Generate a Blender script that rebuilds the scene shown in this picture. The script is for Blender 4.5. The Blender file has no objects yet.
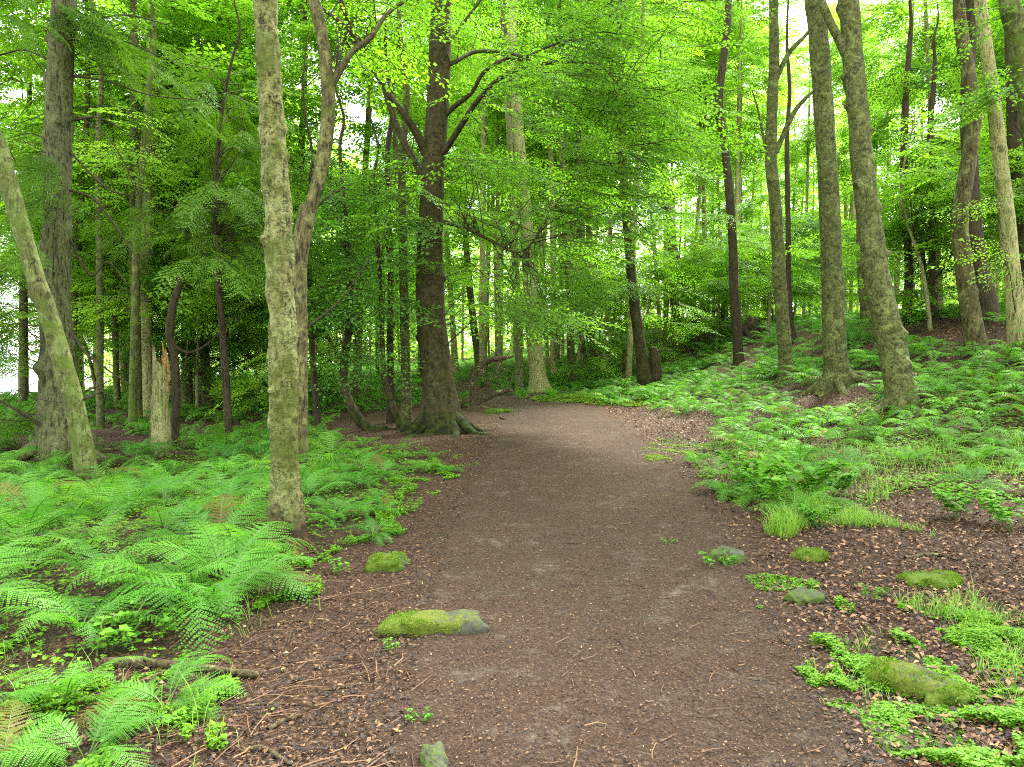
import bpy, math, random
import numpy as np
from mathutils import Vector
R = math.radians
rng = np.random.default_rng(7)
random.seed(7)
sc = bpy.context.scene
COL = sc.collection

# ------------------------------------------------------------------ noise
def _h(ix, iy, iz, seed):
    n = (ix.astype(np.int64) * 374761393 + iy.astype(np.int64) * 668265263 + iz.astype(np.int64) * 2147483647 + seed * 974634777) & 0xffffffff
    n = ((n ^ (n >> 13)) * 1274126177) & 0xffffffff
    n = (n ^ (n >> 16)) & 0xffffffff
    return n / 4294967295.0 * 2 - 1
def vnoise(p, seed=0):
    p = np.asarray(p, float)
    i = np.floor(p).astype(np.int64); f = p - i; f = f * f * (3 - 2 * f)
    x, y, z = i[..., 0], i[..., 1], i[..., 2]; fx, fy, fz = f[..., 0], f[..., 1], f[..., 2]
    def L(a, b, t): return a + (b - a) * t
    return L(L(L(_h(x, y, z, seed), _h(x + 1, y, z, seed), fx), L(_h(x, y + 1, z, seed), _h(x + 1, y + 1, z, seed), fx), fy),
             L(L(_h(x, y, z + 1, seed), _h(x + 1, y, z + 1, seed), fx), L(_h(x, y + 1, z + 1, seed), _h(x + 1, y + 1, z + 1, seed), fx), fy), fz)
def fbm(p, oct=4, seed=0):
    p = np.asarray(p, float); s = 0; a = .5
    for k in range(oct):
        s = s + a * vnoise(p * 2 ** k, seed + k * 17); a *= .5
    return s
def S(t): t = np.clip(t, 0, 1); return t * t * (3 - 2 * t)

# ------------------------------------------------------------------ camera and terrain
F, CX, CY, HOR, CH = 760.0, 512.0, 383.5, 345.0, 1.6
PITCH = math.atan((CY - HOR) / F)
cp, sp_ = math.cos(PITCH), math.sin(PITCH)

PATH = np.array([(.25, .6, 2.0), (.35, 1.5, 2.05), (.42, 2.9, 2.2), (.5, 4.8, 2.5), (.72, 7.8, 3.0), (.90, 11.6, 3.1), (.9, 16, 2.8), (.75, 19.5, 2.7), (.15, 23, 2.9), (-2.0, 26, 3.0), (-5.5, 28, 2.8), (-10, 29, 2.6), (-16, 29, 2.6)])
def catmull(P, n):
    P = np.asarray(P, float); Q = np.vstack([2 * P[0] - P[1], P, 2 * P[-1] - P[-2]])
    seg = len(P) - 1; t = np.linspace(0, seg, n); i = np.minimum(t.astype(int), seg - 1); u = (t - i)[:, None]
    a, b, c, d = Q[i], Q[i + 1], Q[i + 2], Q[i + 3]
    return .5 * (2 * b + (c - a) * u + (2 * a - 5 * b + 4 * c - d) * u ** 2 + (3 * b - a - 3 * c + d) * u ** 3)
PC = catmull(PATH, 240)
def path_t(x, y):
    """signed-less distance to the path centre over its half width"""
    x = np.atleast_1d(x).astype(float); y = np.atleast_1d(y).astype(float)
    sh = x.shape; x = x.ravel(); y = y.ravel(); out = np.full(x.shape, 9.0)
    near = (y < 36) & (np.abs(x) < 22)
    idx = np.where(near)[0]
    for s in range(0, len(idx), 20000):
        k = idx[s:s + 20000]
        d = np.hypot(x[k][:, None] - PC[None, :, 0], y[k][:, None] - PC[None, :, 1])
        j = d.argmin(1); out[k] = d[np.arange(len(k)), j] / (PC[j, 2] / 2)
    return out.reshape(sh)
def height(x, y):
    x = np.asarray(x, float); y = np.asarray(y, float)
    z = 2.25 * S((x - 2.9) / 9) * S((y - 2) / 13) + .05 * np.maximum(x - 11, 0) * S((y - 6) / 10)
    z = z + .022 * np.clip(y - 24, 0, 60) * S((x + 6) / 10)
    z = z - .22 * S((-x - 1.8) / 4) * S((y - 3) / 6)
    z = z - 6.2 * S((-x - 13) / 28) * S((y - 16) / 30)
    P = np.stack([x, y, 0 * x], -1)
    off = S((np.abs(x - .7) - 1.6) / 3)
    z = z + .22 * fbm(P * .22, 2, 3) * off
    z = z + .06 * fbm(P * .9, 3, 5) * (.55 + .45 * off) + .016 * fbm(P * 6, 2, 9)
    return z
def ray(px, py):
    dx = (px - CX) / F; v = (CY - py) / F
    return np.array([dx, cp + v * sp_, v * cp - sp_])
def ground_at(px, py):
    d = ray(px, py); t = np.linspace(1.5, 120, 6000)
    P = np.array([0, 0, CH]) + t[:, None] * d[None, :]
    g = height(P[:, 0], P[:, 1]); k = np.where(P[:, 2] <= g)[0]
    k = k[0] if len(k) else len(t) - 1
    return Vector((P[k, 0], P[k, 1], float(height(P[k, 0], P[k, 1]))))
def at(px, py, Y):
    d = ray(px, py); t = Y / d[1]
    return np.array([d[0] * t, Y, CH + d[2] * t])
def project(x, y, z):
    vx = x; vy = y * cp - (z - CH) * sp_; vz = y * sp_ + (z - CH) * cp
    vy = np.maximum(vy, .05)
    return CX + F * vx / vy, CY - F * vz / vy

# ------------------------------------------------------------------ object helpers
def tag(o, label=None, cat=None, group=None, kind=None):
    if label: o['label'] = label
    if cat: o['category'] = cat
    if group: o['group'] = group
    if kind: o['kind'] = kind
    return o
def empty(name, loc, label, cat, group=None):
    o = bpy.data.objects.new(name, None); COL.objects.link(o); o.location = loc; o.empty_display_size = .2
    return tag(o, label, cat, group)
def link_mesh(name, me, parent=None, loc=None):
    o = bpy.data.objects.new(name, me); COL.objects.link(o)
    if parent: o.parent = parent
    if loc is not None: o.location = loc
    return o
def copy_tree(o, parent=None):
    c = o.copy(); COL.objects.link(c); c.parent = parent
    for ch in o.children: copy_tree(ch, c)
    return c
def mesh_quads(name, V, mats, mi=None, rnd=None, smooth=False):
    """V (N,4,3) loose quads"""
    n = len(V); me = bpy.data.meshes.new(name)
    me.vertices.add(n * 4); me.vertices.foreach_set('co', np.ascontiguousarray(V, dtype=np.float32).ravel())
    me.loops.add(n * 4); me.loops.foreach_set('vertex_index', np.arange(n * 4, dtype=np.int32))
    me.polygons.add(n); me.polygons.foreach_set('loop_start', np.arange(0, n * 4, 4, dtype=np.int32))
    if mi is not None: me.polygons.foreach_set('material_index', np.asarray(mi, dtype=np.int32))
    me.update(calc_edges=True)
    if rnd is not None:
        a = me.attributes.new('rnd', 'FLOAT', 'POINT'); a.data.foreach_set('value', np.repeat(np.asarray(rnd, dtype=np.float32), 4))
    for m in mats: me.materials.append(m)
    if smooth: me.polygons.foreach_set('use_smooth', np.ones(n, bool))
    return me
def mesh_grid(name, P, mats, wrap=False, smooth=True, attrs=None):
    """P (a,b,3) grid; wrap closes the second axis"""
    a, b = P.shape[:2]; me = bpy.data.meshes.new(name)
    idx = np.arange(a * b).reshape(a, b)
    if wrap: idx = np.concatenate([idx, idx[:, :1]], 1)
    q = np.stack([idx[:-1, :-1], idx[:-1, 1:], idx[1:, 1:], idx[1:, :-1]], -1).reshape(-1, 4)
    me.vertices.add(a * b); me.vertices.foreach_set('co', np.ascontiguousarray(P, dtype=np.float32).ravel())
    me.loops.add(q.size); me.loops.foreach_set('vertex_index', q.ravel().astype(np.int32))
    me.polygons.add(len(q)); me.polygons.foreach_set('loop_start', np.arange(0, q.size, 4, dtype=np.int32))
    me.update(calc_edges=True)
    me.polygons.foreach_set('use_smooth', np.full(len(q), smooth))
    for k, v in (attrs or {}).items():
        at_ = me.attributes.new(k, 'FLOAT', 'POINT'); at_.data.foreach_set('value', np.asarray(v, dtype=np.float32).ravel())
    for m in mats: me.materials.append(m)
    return me
def join_data(parts):
    """merge (verts, quads) lists"""
    vs, qs, o = [], [], 0
    for v, q in parts:
        vs.append(v); qs.append(q + o); o += len(v)
    return np.vstack(vs), np.vstack(qs)
def mesh_vq(name, v, q, mats, smooth=True):
    me = bpy.data.meshes.new(name)
    me.vertices.add(len(v)); me.vertices.foreach_set('co', np.ascontiguousarray(v, dtype=np.float32).ravel())
    me.loops.add(q.size); me.loops.foreach_set('vertex_index', q.ravel().astype(np.int32))
    me.polygons.add(len(q)); me.polygons.foreach_set('loop_start', np.arange(0, q.size, 4, dtype=np.int32))
    me.update(calc_edges=True); me.polygons.foreach_set('use_smooth', np.full(len(q), smooth))
    for m in mats: me.materials.append(m)
    return me

# ------------------------------------------------------------------ materials
def newmat(name):
    m = bpy.data.materials.new(name); m.use_nodes = True; nt = m.node_tree; nt.nodes.clear()
    return m, nt
def nd(nt, t, ins=None, **kw):
    n = nt.nodes.new(t)
    for k, v in kw.items(): setattr(n, k, v)
    for k, v in (ins or {}).items():
        s = n.inputs[k]
        if isinstance(v, bpy.types.NodeSocket): nt.links.new(v, s)
        else: s.default_value = v
    return n
def c4(c): return (c[0], c[1], c[2], 1)
def mixc(nt, f, a, b, bt='MIX'):
    n = nt.nodes.new('ShaderNodeMix'); n.data_type = 'RGBA'; n.blend_type = bt
    for s, v in ((n.inputs[0], f), (n.inputs[6], a), (n.inputs[7], b)):
        if isinstance(v, bpy.types.NodeSocket): nt.links.new(v, s)
        else: s.default_value = v if not isinstance(v, tuple) else c4(v)
    return n.outputs[2]
def mth(nt, op, a, b=0.0, clamp=False):
    n = nt.nodes.new('ShaderNodeMath'); n.operation = op; n.use_clamp = clamp
    for s, v in ((n.inputs[0], a), (n.inputs[1], b)):
        if isinstance(v, bpy.types.NodeSocket): nt.links.new(v, s)
        else: s.default_value = v
    return n.outputs[0]
def rampf(nt, v, lo, hi, a=0.0, b=1.0):
    n = nd(nt, 'ShaderNodeMapRange', {'Value': v, 'From Min': lo, 'From Max': hi, 'To Min': a, 'To Max': b}); n.interpolation_type = 'SMOOTHSTEP'
    return n.outputs[0]
def noise(nt, vec, scale, detail=4, rough=.55, dist=0.0):
    return nd(nt, 'ShaderNodeTexNoise', {'Vector': vec, 'Scale': scale, 'Detail': detail, 'Roughness': rough, 'Distortion': dist}).outputs['Fac']
def mapping(nt, vec, scale):
    return nd(nt, 'ShaderNodeMapping', {'Vector': vec, 'Scale': scale}).outputs[0]
def finish(m, nt, color, rough=.85, bump=None, bstr=.5, bdist=.02, spec=.3):
    b = nd(nt, 'ShaderNodeBsdfPrincipled', {'Roughness': rough, 'Specular IOR Level': spec})
    if isinstance(color, bpy.types.NodeSocket): nt.links.new(color, b.inputs['Base Color'])
    else: b.inputs['Base Color'].default_value = c4(color)
    if bump is not None:
        bn = nd(nt, 'ShaderNodeBump', {'Height': bump, 'Strength': bstr, 'Distance': bdist}); nt.links.new(bn.outputs[0], b.inputs['Normal'])
    o = nd(nt, 'ShaderNodeOutputMaterial'); nt.links.new(b.outputs[0], o.inputs[0])
    return m

def leaf_mat(name, c1, c2, trans=.5, tboost=(1.9, 1.9, .9), gloss=.05, brown=False):
    m, nt = newmat(name)
    oi = nd(nt, 'ShaderNodeObjectInfo').outputs['Random']
    a = nd(nt, 'ShaderNodeAttribute', attribute_name='rnd').outputs['Fac']
    col = mixc(nt, a, c1, c2)
    if brown: col = mixc(nt, rampf(nt, a, .975, .985), col, (.13, .075, .02))
    f = mth(nt, 'MULTIPLY', oi, .5)
    col = mixc(nt, f, col, mixc(nt, .5, col, (c2[0] * 1.25, c2[1] * 1.05, c2[2] * .8)))
    df = nd(nt, 'ShaderNodeBsdfDiffuse', {'Color': col})
    tc = mixc(nt, 1.0, col, (tboost[0] / 2, tboost[1] / 2, tboost[2] / 2), 'MULTIPLY')
    tc2 = mixc(nt, 1.0, tc, tc, 'ADD')
    tr = nd(nt, 'ShaderNodeBsdfTranslucent', {'Color': tc2})
    mx = nd(nt, 'ShaderNodeMixShader', {0: trans, 1: df.outputs[0], 2: tr.outputs[0]})
    gl = nd(nt, 'ShaderNodeBsdfGlossy', {'Color': (1, 1, 1, 1), 'Roughness': .5})
    mx2 = nd(nt, 'ShaderNodeMixShader', {0: gloss * .5, 1: mx.outputs[0], 2: gl.outputs[0]})
    o = nd(nt, 'ShaderNodeOutputMaterial'); nt.links.new(mx2.outputs[0], o.inputs[0])
    return m

def bark_mat(name, dark, light, kind='fissure', moss=.0, mosscol=(.10, .16, .02), lichen=0.0, lichencol=(.34, .38, .18), base=None, bdist=.02, scale=1.0):
    w_ = lambda c: (c[0] * .86, c[1] * .90, c[2] * .62)
    dark, light, mosscol, lichencol = tuple(x * .6 for x in w_(dark)), w_(light), w_(mosscol), w_(lichencol)
    m, nt = newmat(name)
    tc = nd(nt, 'ShaderNodeTexCoord').outputs['Object']
    oi = nd(nt, 'ShaderNodeObjectInfo').outputs['Random']
    off = nd(nt, 'ShaderNodeVectorMath', {0: tc}, operation='ADD')
    cb = nd(nt, 'ShaderNodeCombineXYZ', {0: mth(nt, 'MULTIPLY', oi, 13.0), 1: mth(nt, 'MULTIPLY', oi, 7.0), 2: mth(nt, 'MULTIPLY', oi, 31.0)})
    nt.links.new(cb.outputs[0], off.inputs[1]); v = off.outputs[0]
    big = noise(nt, v, 1.6 * scale, 3)
    mid = noise(nt, v, 9 * scale, 5, .65)
    if kind == 'fissure':
        w = noise(nt, mapping(nt, v, (24 * scale, 24 * scale, 4.5 * scale)), 1.0, 5, .7, .8)
        crack = rampf(nt, w, .36, .52)
    elif kind == 'plate':
        vo = nd(nt, 'ShaderNodeTexVoronoi', {'Vector': nd(nt, 'ShaderNodeVectorMath', {0: mapping(nt, v, (15 * scale, 15 * scale, 9 * scale)), 1: nd(nt, 'ShaderNodeTexNoise', {'Vector': v, 'Scale': 11.0, 'Detail': 4.0}).outputs['Color']}, operation='ADD').outputs[0], 'Scale': 1.0}, feature='DISTANCE_TO_EDGE').outputs['Distance']
        w = mth(nt, 'ADD', rampf(nt, vo, 0, .16, 0, .65), mth(nt, 'MULTIPLY', mid, .5))
        crack = rampf(nt, w, .25, .72)
    elif kind == 'flake':   # birch: horizontal flaky bands
        w1 = noise(nt, mapping(nt, v, (16 * scale, 16 * scale, 34 * scale)), 1.0, 5, .75, 1.2)
        w2 = noise(nt, mapping(nt, v, (30 * scale, 30 * scale, 6 * scale)), 1.0, 4, .7, .5)
        w = mth(nt, 'ADD', mth(nt, 'MULTIPLY', w1, .6), mth(nt, 'MULTIPLY', w2, .4))
        crack = rampf(nt, w, .42, .53)
    else:                   # smooth bark with fine horizontal lines
        w = noise(nt, mapping(nt, v, (17 * scale, 17 * scale, 20 * scale)), 1.0, 4, .65, .6)
        w = mth(nt, 'ADD', mth(nt, 'MULTIPLY', w, .55), mth(nt, 'MULTIPLY', mid, .45))
        crack = rampf(nt, w, .36, .58)
    col = mixc(nt, crack, dark, light)
    col = mixc(nt, rampf(nt, big, .3, .7, 0, .55), col, mixc(nt, .5, col, (dark[0] * .8, dark[1] * .85, dark[2] * .7)))
    col = mixc(nt, rampf(nt, noise(nt, v, 60, 2), .3, .7, 0, .35), col, mixc(nt, .55, col, (light[0] * 1.25, light[1] * 1.25, light[2] * 1.2)))
    pit = rampf(nt, noise(nt, mapping(nt, v, (1, 1, .6)), 38 * scale, 4, .7), .50, .66, 0, .75)
    col = mixc(nt, pit, col, (dark[0] * .7, dark[1] * .7, dark[2] * .7))
    if lichen > 0:
        lf = mth(nt, 'MULTIPLY', rampf(nt, noise(nt, v, 5.5, 5, .7, .5), .62 - lichen * .3, .74 - lichen * .3), mth(nt, 'ADD', mth(nt, 'MULTIPLY', crack, .7), .2))
        col = mixc(nt, lf, col, lichencol)
    if moss > 0:
        mf = rampf(nt, noise(nt, v, 2.2, 6, .72, .8), .66 - moss * .45, .82 - moss * .4, 0, .85)
        col = mixc(nt, mf, col, mixc(nt, noise(nt, v, 45, 3), (mosscol[0] * .55, mosscol[1] * .55, mosscol[2] * .5), (mosscol[0] * 1.5, mosscol[1] * 1.45, mosscol[2])))
    if base:
        z = nd(nt, 'ShaderNodeSeparateXYZ', {0: tc}).outputs[2]
        zz = mth(nt, 'ADD', z, mth(nt, 'MULTIPLY', mth(nt, 'SUBTRACT', noise(nt, v, 3.5, 4, .7), .5), base[2]))
        col = mixc(nt, rampf(nt, zz, base[1] * .45, base[1], 1, 0), col, mixc(nt, rampf(nt, mid, .42, .6), (base[0][0] * .3, base[0][1] * .35, base[0][2] * .4), base[0]))
    hgt = mth(nt, 'SUBTRACT', mth(nt, 'ADD', mth(nt, 'MULTIPLY', w, 1.0), mth(nt, 'MULTIPLY', mid, .4)), mth(nt, 'MULTIPLY', pit, .25))
    return finish(m, nt, col, .9, hgt, .9, bdist, .2)

M = {}
M['leaf_lime'] = leaf_mat('leaf_lime', (.10, .26, .018), (.23, .41, .03), .52, (1.6, 1.75, .8), .03)
M['leaf_beech'] = leaf_mat('leaf_beech', (.048, .155, .014), (.135, .30, .024), .5, gloss=.03)
M['leaf_dark'] = leaf_mat('leaf_dark', (.040, .135, .012), (.11, .28, .018), .45, (1.6, 1.8, .9), .03)
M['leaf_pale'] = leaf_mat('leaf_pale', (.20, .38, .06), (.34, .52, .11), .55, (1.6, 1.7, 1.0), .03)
M['needle'] = leaf_mat('needle', (.035, .095, .008), (.10, .21, .014), .35, (1.5, 1.6, .8), .02)
M['fern'] = leaf_mat('fern', (.036, .155, .012), (.115, .31, .026), .40, (1.5, 1.65, .8), .03, True)
M['fern_cool'] = leaf_mat('fern_cool', (.038, .150, .010), (.125, .31, .020), .4, (1.5, 1.7, .9), .03, True)
M['cover'] = leaf_mat('cover', (.05, .17, .008), (.17, .36, .018), .4, (1.5, 1.5, .8), .03)
M['grass'] = leaf_mat('grass', (.08, .21, .015), (.20, .36, .03), .4, (1.5, 1.5, .8), .05)
M['moss_tuft'] = leaf_mat('moss_tuft', (.06, .14, .008), (.15, .26, .015), .2, (1.3, 1.3, .7), .02)
M['birch'] = bark_mat('birch', (.020, .017, .009), (.25, .235, .11), 'flake', .5, (.07, .09, .016), .5, (.25, .27, .13), ((.12, .072, .026), .42, .7), .03, 1.0)
M['green_bark'] = bark_mat('green_bark', (.035, .038, .016), (.135, .14, .055), 'smooth', .25, (.07, .10, .016), .35, (.19, .21, .09), None, .04)
M['brown_bark'] = bark_mat('brown_bark', (.022, .015, .009), (.115, .092, .05), 'fissure', .3, (.07, .09, .018), .45, (.20, .19, .09), None, .02)
M['beech'] = bark_mat('beech', (.018, .014, .007), (.076, .062, .028), 'smooth', .3, (.035, .045, .007), .1, (.09, .09, .04), ((.030, .040, .004), .5, 1.1), .014)
M['spruce'] = bark_mat('spruce', (.026, .021, .012), (.125, .128, .068), 'fissure', .3, (.06, .075, .018), .35, (.15, .165, .085), None, .03, .8)
M['mossy'] = bark_mat('mossy', (.025, .022, .01), (.11, .105, .045), 'fissure', .55, (.075, .115, .02), .5, (.17, .20, .085), None, .02)
M['dark_bark'] = bark_mat('dark_bark', (.016, .012, .008), (.065, .048, .03), 'fissure', .15, (.05, .07, .015), 0, bdist=.015)
M['pale_bark'] = bark_mat('pale_bark', (.12, .105, .05), (.40, .36, .20), 'fissure', .3, (.10, .14, .03), .4, (.24, .26, .13), None, .02)
M['grey_bark'] = bark_mat('grey_bark', (.08, .075, .035), (.28, .26, .14), 'fissure', .35, (.08, .11, .02), .3, (.17, .2, .10), None, .02)
M['dead_wood'] = bark_mat('dead_wood', (.028, .019, .012), (.12, .088, .058), 'fissure', .12, (.07, .09, .02), .2, bdist=.012, scale=1.6)
M['rot'] = bark_mat('rot', (.06, .026, .01), (.30, .17, .065), 'fissure', .15, (.2, .2, .05), .2, bdist=.03, scale=.8)
M['twig'] = bark_mat('twig', (.02, .016, .01), (.06, .048, .03), 'fissure', 0, bdist=.005)

def ground_mat(name, path):
    m, nt = newmat(name)
    geo = nd(nt, 'ShaderNodeNewGeometry').outputs['Position']
    e = nd(nt, 'ShaderNodeAttribute', attribute_name='wear').outputs['Fac']      # trodden share
    g = nd(nt, 'ShaderNodeAttribute', attribute_name='green').outputs['Fac']
    a = noise(nt, geo, 80, 6, .78, .6); b = noise(nt, geo, 17, 5, .7); c = noise(nt, geo, 1.3, 4, .6)
    vo = nd(nt, 'ShaderNodeTexVoronoi', {'Vector': nd(nt, 'ShaderNodeVectorMath', {0: geo, 1: nd(nt, 'ShaderNodeVectorMath', {0: nd(nt, 'ShaderNodeTexNoise', {'Vector': geo, 'Scale': 14.0}).outputs['Color'], 'Scale': .06}, operation='SCALE').outputs[0]}, operation='ADD').outputs[0], 'Scale': 85.0, 'Randomness': 1.0})
    cellr = nd(nt, 'ShaderNodeSeparateColor', {0: vo.outputs['Color']}).outputs[0]
    lit = mixc(nt, rampf(nt, a, .3, .72), (.008, .004, .0016), (.108, .053, .021))
    lit = mixc(nt, rampf(nt, cellr, .6, .95, 0, .8), lit, (.17, .095, .048))
    lit = mixc(nt, rampf(nt, c, .4, .7, 0, .5), lit, mixc(nt, .6, lit, (.028, .018, .010)))
    tr = mixc(nt, rampf(nt, a, .3, .7), (.007, .0034, .0012), (.102, .055, .024))
    tr = mixc(nt, rampf(nt, cellr, .8, .97, 0, .6), tr, (.15, .10, .06))
    tr = mixc(nt, mth(nt, 'MULTIPLY', rampf(nt, noise(nt, geo, 2.6, 6, .75), .50, .70, 0, .75), rampf(nt, b, .4, .6)), tr, (.19, .16, .115))
    tr = mixc(nt, rampf(nt, c, .35, .65, 0, .45), tr, mixc(nt, .5, tr, (.032, .02, .013)))
    ew = rampf(nt, mth(nt, 'ADD', e, mth(nt, 'MULTIPLY', mth(nt, 'SUBTRACT', b, .5), .6)), .25, .8)
    col = mixc(nt, ew, lit, tr)
    gm = rampf(nt, mth(nt, 'ADD', g, mth(nt, 'MULTIPLY', mth(nt, 'SUBTRACT', noise(nt, geo, 5, 6, .7), .5), .9)), .45, .75, 0, .9)
    col = mixc(nt, gm, col, mixc(nt, a, (.014, .024, .004), (.06, .10, .010)))
    h = mth(nt, 'ADD', mth(nt, 'MULTIPLY', a, .8), mth(nt, 'ADD', mth(nt, 'MULTIPLY', vo.outputs['Distance'], .5), mth(nt, 'MULTIPLY', b, .9)))
    return finish(m, nt, col, .88, h, .9, .03, .25)
M['ground'] = ground_mat('forest_floor', False)

def litter_mat(nm='litter', k=1.0):
    m, nt = newmat(nm)
    a = nd(nt, 'ShaderNodeAttribute', attribute_name='rnd').outputs['Fac']
    cr = nt.nodes.new('ShaderNodeValToRGB'); nt.links.new(a, cr.inputs[0]); r = cr.color_ramp; r.interpolation = 'CONSTANT'
    cols = [(0, (.008, .004, .003)), (.25, (.020, .010, .006)), (.45, (.046, .022, .009)), (.65, (.090, .044, .017)), (.82, (.145, .076, .030)), (.93, (.21, .125, .055)), (.98, (.32, .24, .14)), (.988, (.36, .30, .03)), (.995, (.18, .30, .03))]
    while len(r.elements) < len(cols): r.elements.new(.5)
    for el, (p, c) in zip(r.elements, cols): el.position = p; el.color = c4(tuple(min(.6, x * k) for x in c))
    return finish(m, nt, cr.outputs[0], .7, spec=.35)
M['litter'] = litter_mat(); M['litter_light'] = litter_mat('litter_light', 1.5)

def stone_mat(name, stone, moss, cover, warm=False):
    m, nt = newmat(name)
    tc = nd(nt, 'ShaderNodeTexCoord').outputs['Object']; n = nd(nt, 'ShaderNodeNewGeometry').outputs['Normal']
    a = noise(nt, tc, 22, 6, .7); b = noise(nt, tc, 7, 5, .7, .5)
    col = mixc(nt, rampf(nt, a, .3, .7), tuple(x * .55 for x in stone), tuple(x * 1.2 for x in stone))
    col = mixc(nt, rampf(nt, noise(nt, tc, 60, 3), .55, .7, 0, .6), col, (.10, .12, .05))
    nz = nd(nt, 'ShaderNodeSeparateXYZ', {0: n}).outputs[2]; px = nd(nt, 'ShaderNodeSeparateXYZ', {0: tc}).outputs[0]
    mf = mth(nt, 'ADD', mth(nt, 'MULTIPLY', mth(nt, 'SUBTRACT', b, .5), 1.6), mth(nt, 'SUBTRACT', cover, mth(nt, 'MULTIPLY', px, 1.6)))
    mm = rampf(nt, mf, .35, .6)
    col = mixc(nt, mm, col, mixc(nt, noise(nt, tc, 70, 4, .7), tuple(x * .35 for x in moss), tuple(x * 1.7 for x in moss)))
    h = mth(nt, 'ADD', mth(nt, 'MULTIPLY', a, .5), mth(nt, 'MULTIPLY', mth(nt, 'MULTIPLY', mm, noise(nt, tc, 90, 3)), 1.2))
    return finish(m, nt, col, .9, h, .8, .015, .2)
M['stone_moss'] = stone_mat('stone_moss', (.062, .064, .040), (.09, .115, .012), .60)
M['stone_green'] = stone_mat('stone_green', (.075, .078, .05), (.075, .115, .010), .75)
M['stone_grey'] = stone_mat('stone_grey', (.062, .068, .045), (.06, .09, .014), .5)

# ------------------------------------------------------------------ geometry generators
def tube(pts, rad, sides=16, step=.08, amp=.06, freq=3.0, flare=0, lobes=5, flare_h=.35, seed=0, knots=0, cap=True):
    """(verts, quads) of a noisy tapering tube along pts"""
    pts = np.asarray(pts, float); rad = np.asarray(rad, float)
    L = np.linalg.norm(np.diff(pts, axis=0), axis=1).sum(); n = max(4, int(L / step))
    A = catmull(np.hstack([pts, rad[:, None]]), n); P, r = A[:, :3], np.maximum(A[:, 3], .001)
    T = np.gradient(P, axis=0); T /= np.linalg.norm(T, axis=1)[:, None] + 1e-9
    u = np.cross(T[0], (0, 1, 0) if abs(T[0][1]) < .9 else (1, 0, 0)); u /= np.linalg.norm(u); U = [u]
    for k in range(1, n):
        u = U[-1] - T[k] * np.dot(U[-1], T[k]); U.append(u / (np.linalg.norm(u) + 1e-9))
    U = np.array(U); W = np.cross(T, U)
    th = np.linspace(0, 2 * np.pi, sides, endpoint=False)
    D = U[:, None] * np.cos(th)[None, :, None] + W[:, None] * np.sin(th)[None, :, None]
    rr = r[:, None] * np.ones(sides)
    if flare:
        d = np.concatenate([[0], np.cumsum(np.linalg.norm(np.diff(P, axis=0), axis=1))])[:, None]
        ph = np.random.default_rng(seed).uniform(0, 6.28, 3)
        lob = .45 + .35 * np.cos(lobes * th + ph[0]) + .3 * np.cos((lobes - 2) * th + ph[1]) ** 3
        rr = rr * (1 + flare * np.exp(-d / flare_h) * np.maximum(lob, 0)[None, :] + .35 * flare * np.exp(-d / (flare_h * .4)))
    Q = P[:, None] + D * rr[..., None]
    nz = fbm(Q * freq * np.array([1, 1, .55]), 4, seed + 11)
    Q = P[:, None] + D * (rr * (1 + amp * 2 * nz))[..., None]
    rg = np.random.default_rng(seed + 5)
    for _ in range(knots):
        k = rg.integers(int(n * .15), max(int(n * .15) + 1, n - 2)); a = rg.integers(0, sides); c = Q[k, a].copy(); R0 = r[k] * rg.uniform(.25, .5)
        d2 = ((Q - c) ** 2).sum(-1); Q = Q + D * (np.exp(-d2 / (R0 * R0)) * r[k] * rg.uniform(.15, .4))[..., None]
    idx = np.arange(n * sides).reshape(n, sides); idx = np.concatenate([idx, idx[:, :1]], 1)
    q = np.stack([idx[:-1, :-1], idx[:-1, 1:], idx[1:, 1:], idx[1:, :-1]], -1).reshape(-1, 4)
    v = Q.reshape(-1, 3)
    if cap:
        c = P[-1:] + T[-1:] * r[-1] * .5; v = np.vstack([v, c]); k = len(v) - 1; last = idx[-1]
        q = np.vstack([q, np.stack([last[:-1:2], last[1::2][:len(last[:-1:2])], last[2::2][:len(last[:-1:2])], np.full(len(last[:-1:2]), k)], -1)]) if sides % 2 == 0 else q
    return v, q

def leaf_quads(pos, dirv, nrm, ln, wd, fold=.12):
    """diamond leaves: pos, dir, normal (N,3), length, width (N)"""
    dirv = dirv / (np.linalg.norm(dirv, axis=1)[:, None] + 1e-9)
    side = np.cross(nrm, dirv); side /= np.linalg.norm(side, axis=1)[:, None] + 1e-9
    up = np.cross(dirv, side); ln = ln[:, None]; wd = wd[:, None]
    m = pos + dirv * ln * .45 + up * wd * fold
    return np.stack([pos, m + side * wd * .5, pos + dirv * ln - up * ln * .08, m - side * wd * .5], 1)
def stick_quads(a, b, r0, r1):
    """three sided twig"""
    a = np.asarray(a); b = np.asarray(b); t = b - a; t = t / (np.linalg.norm(t) + 1e-9)
    u = np.cross(t, (0, 0, 1)) if abs(t[2]) < .9 else np.cross(t, (1, 0, 0)); u /= np.linalg.norm(u) + 1e-9; w = np.cross(t, u); out = []
    c = [u * math.cos(k * 2.094) + w * math.sin(k * 2.094) for k in range(3)]
    for k in range(3):
        l = (k + 1) % 3; out.append([a + c[k] * r0, a + c[l] * r0, b + c[l] * r1, b + c[k] * r1])
    return np.array(out)

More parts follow.
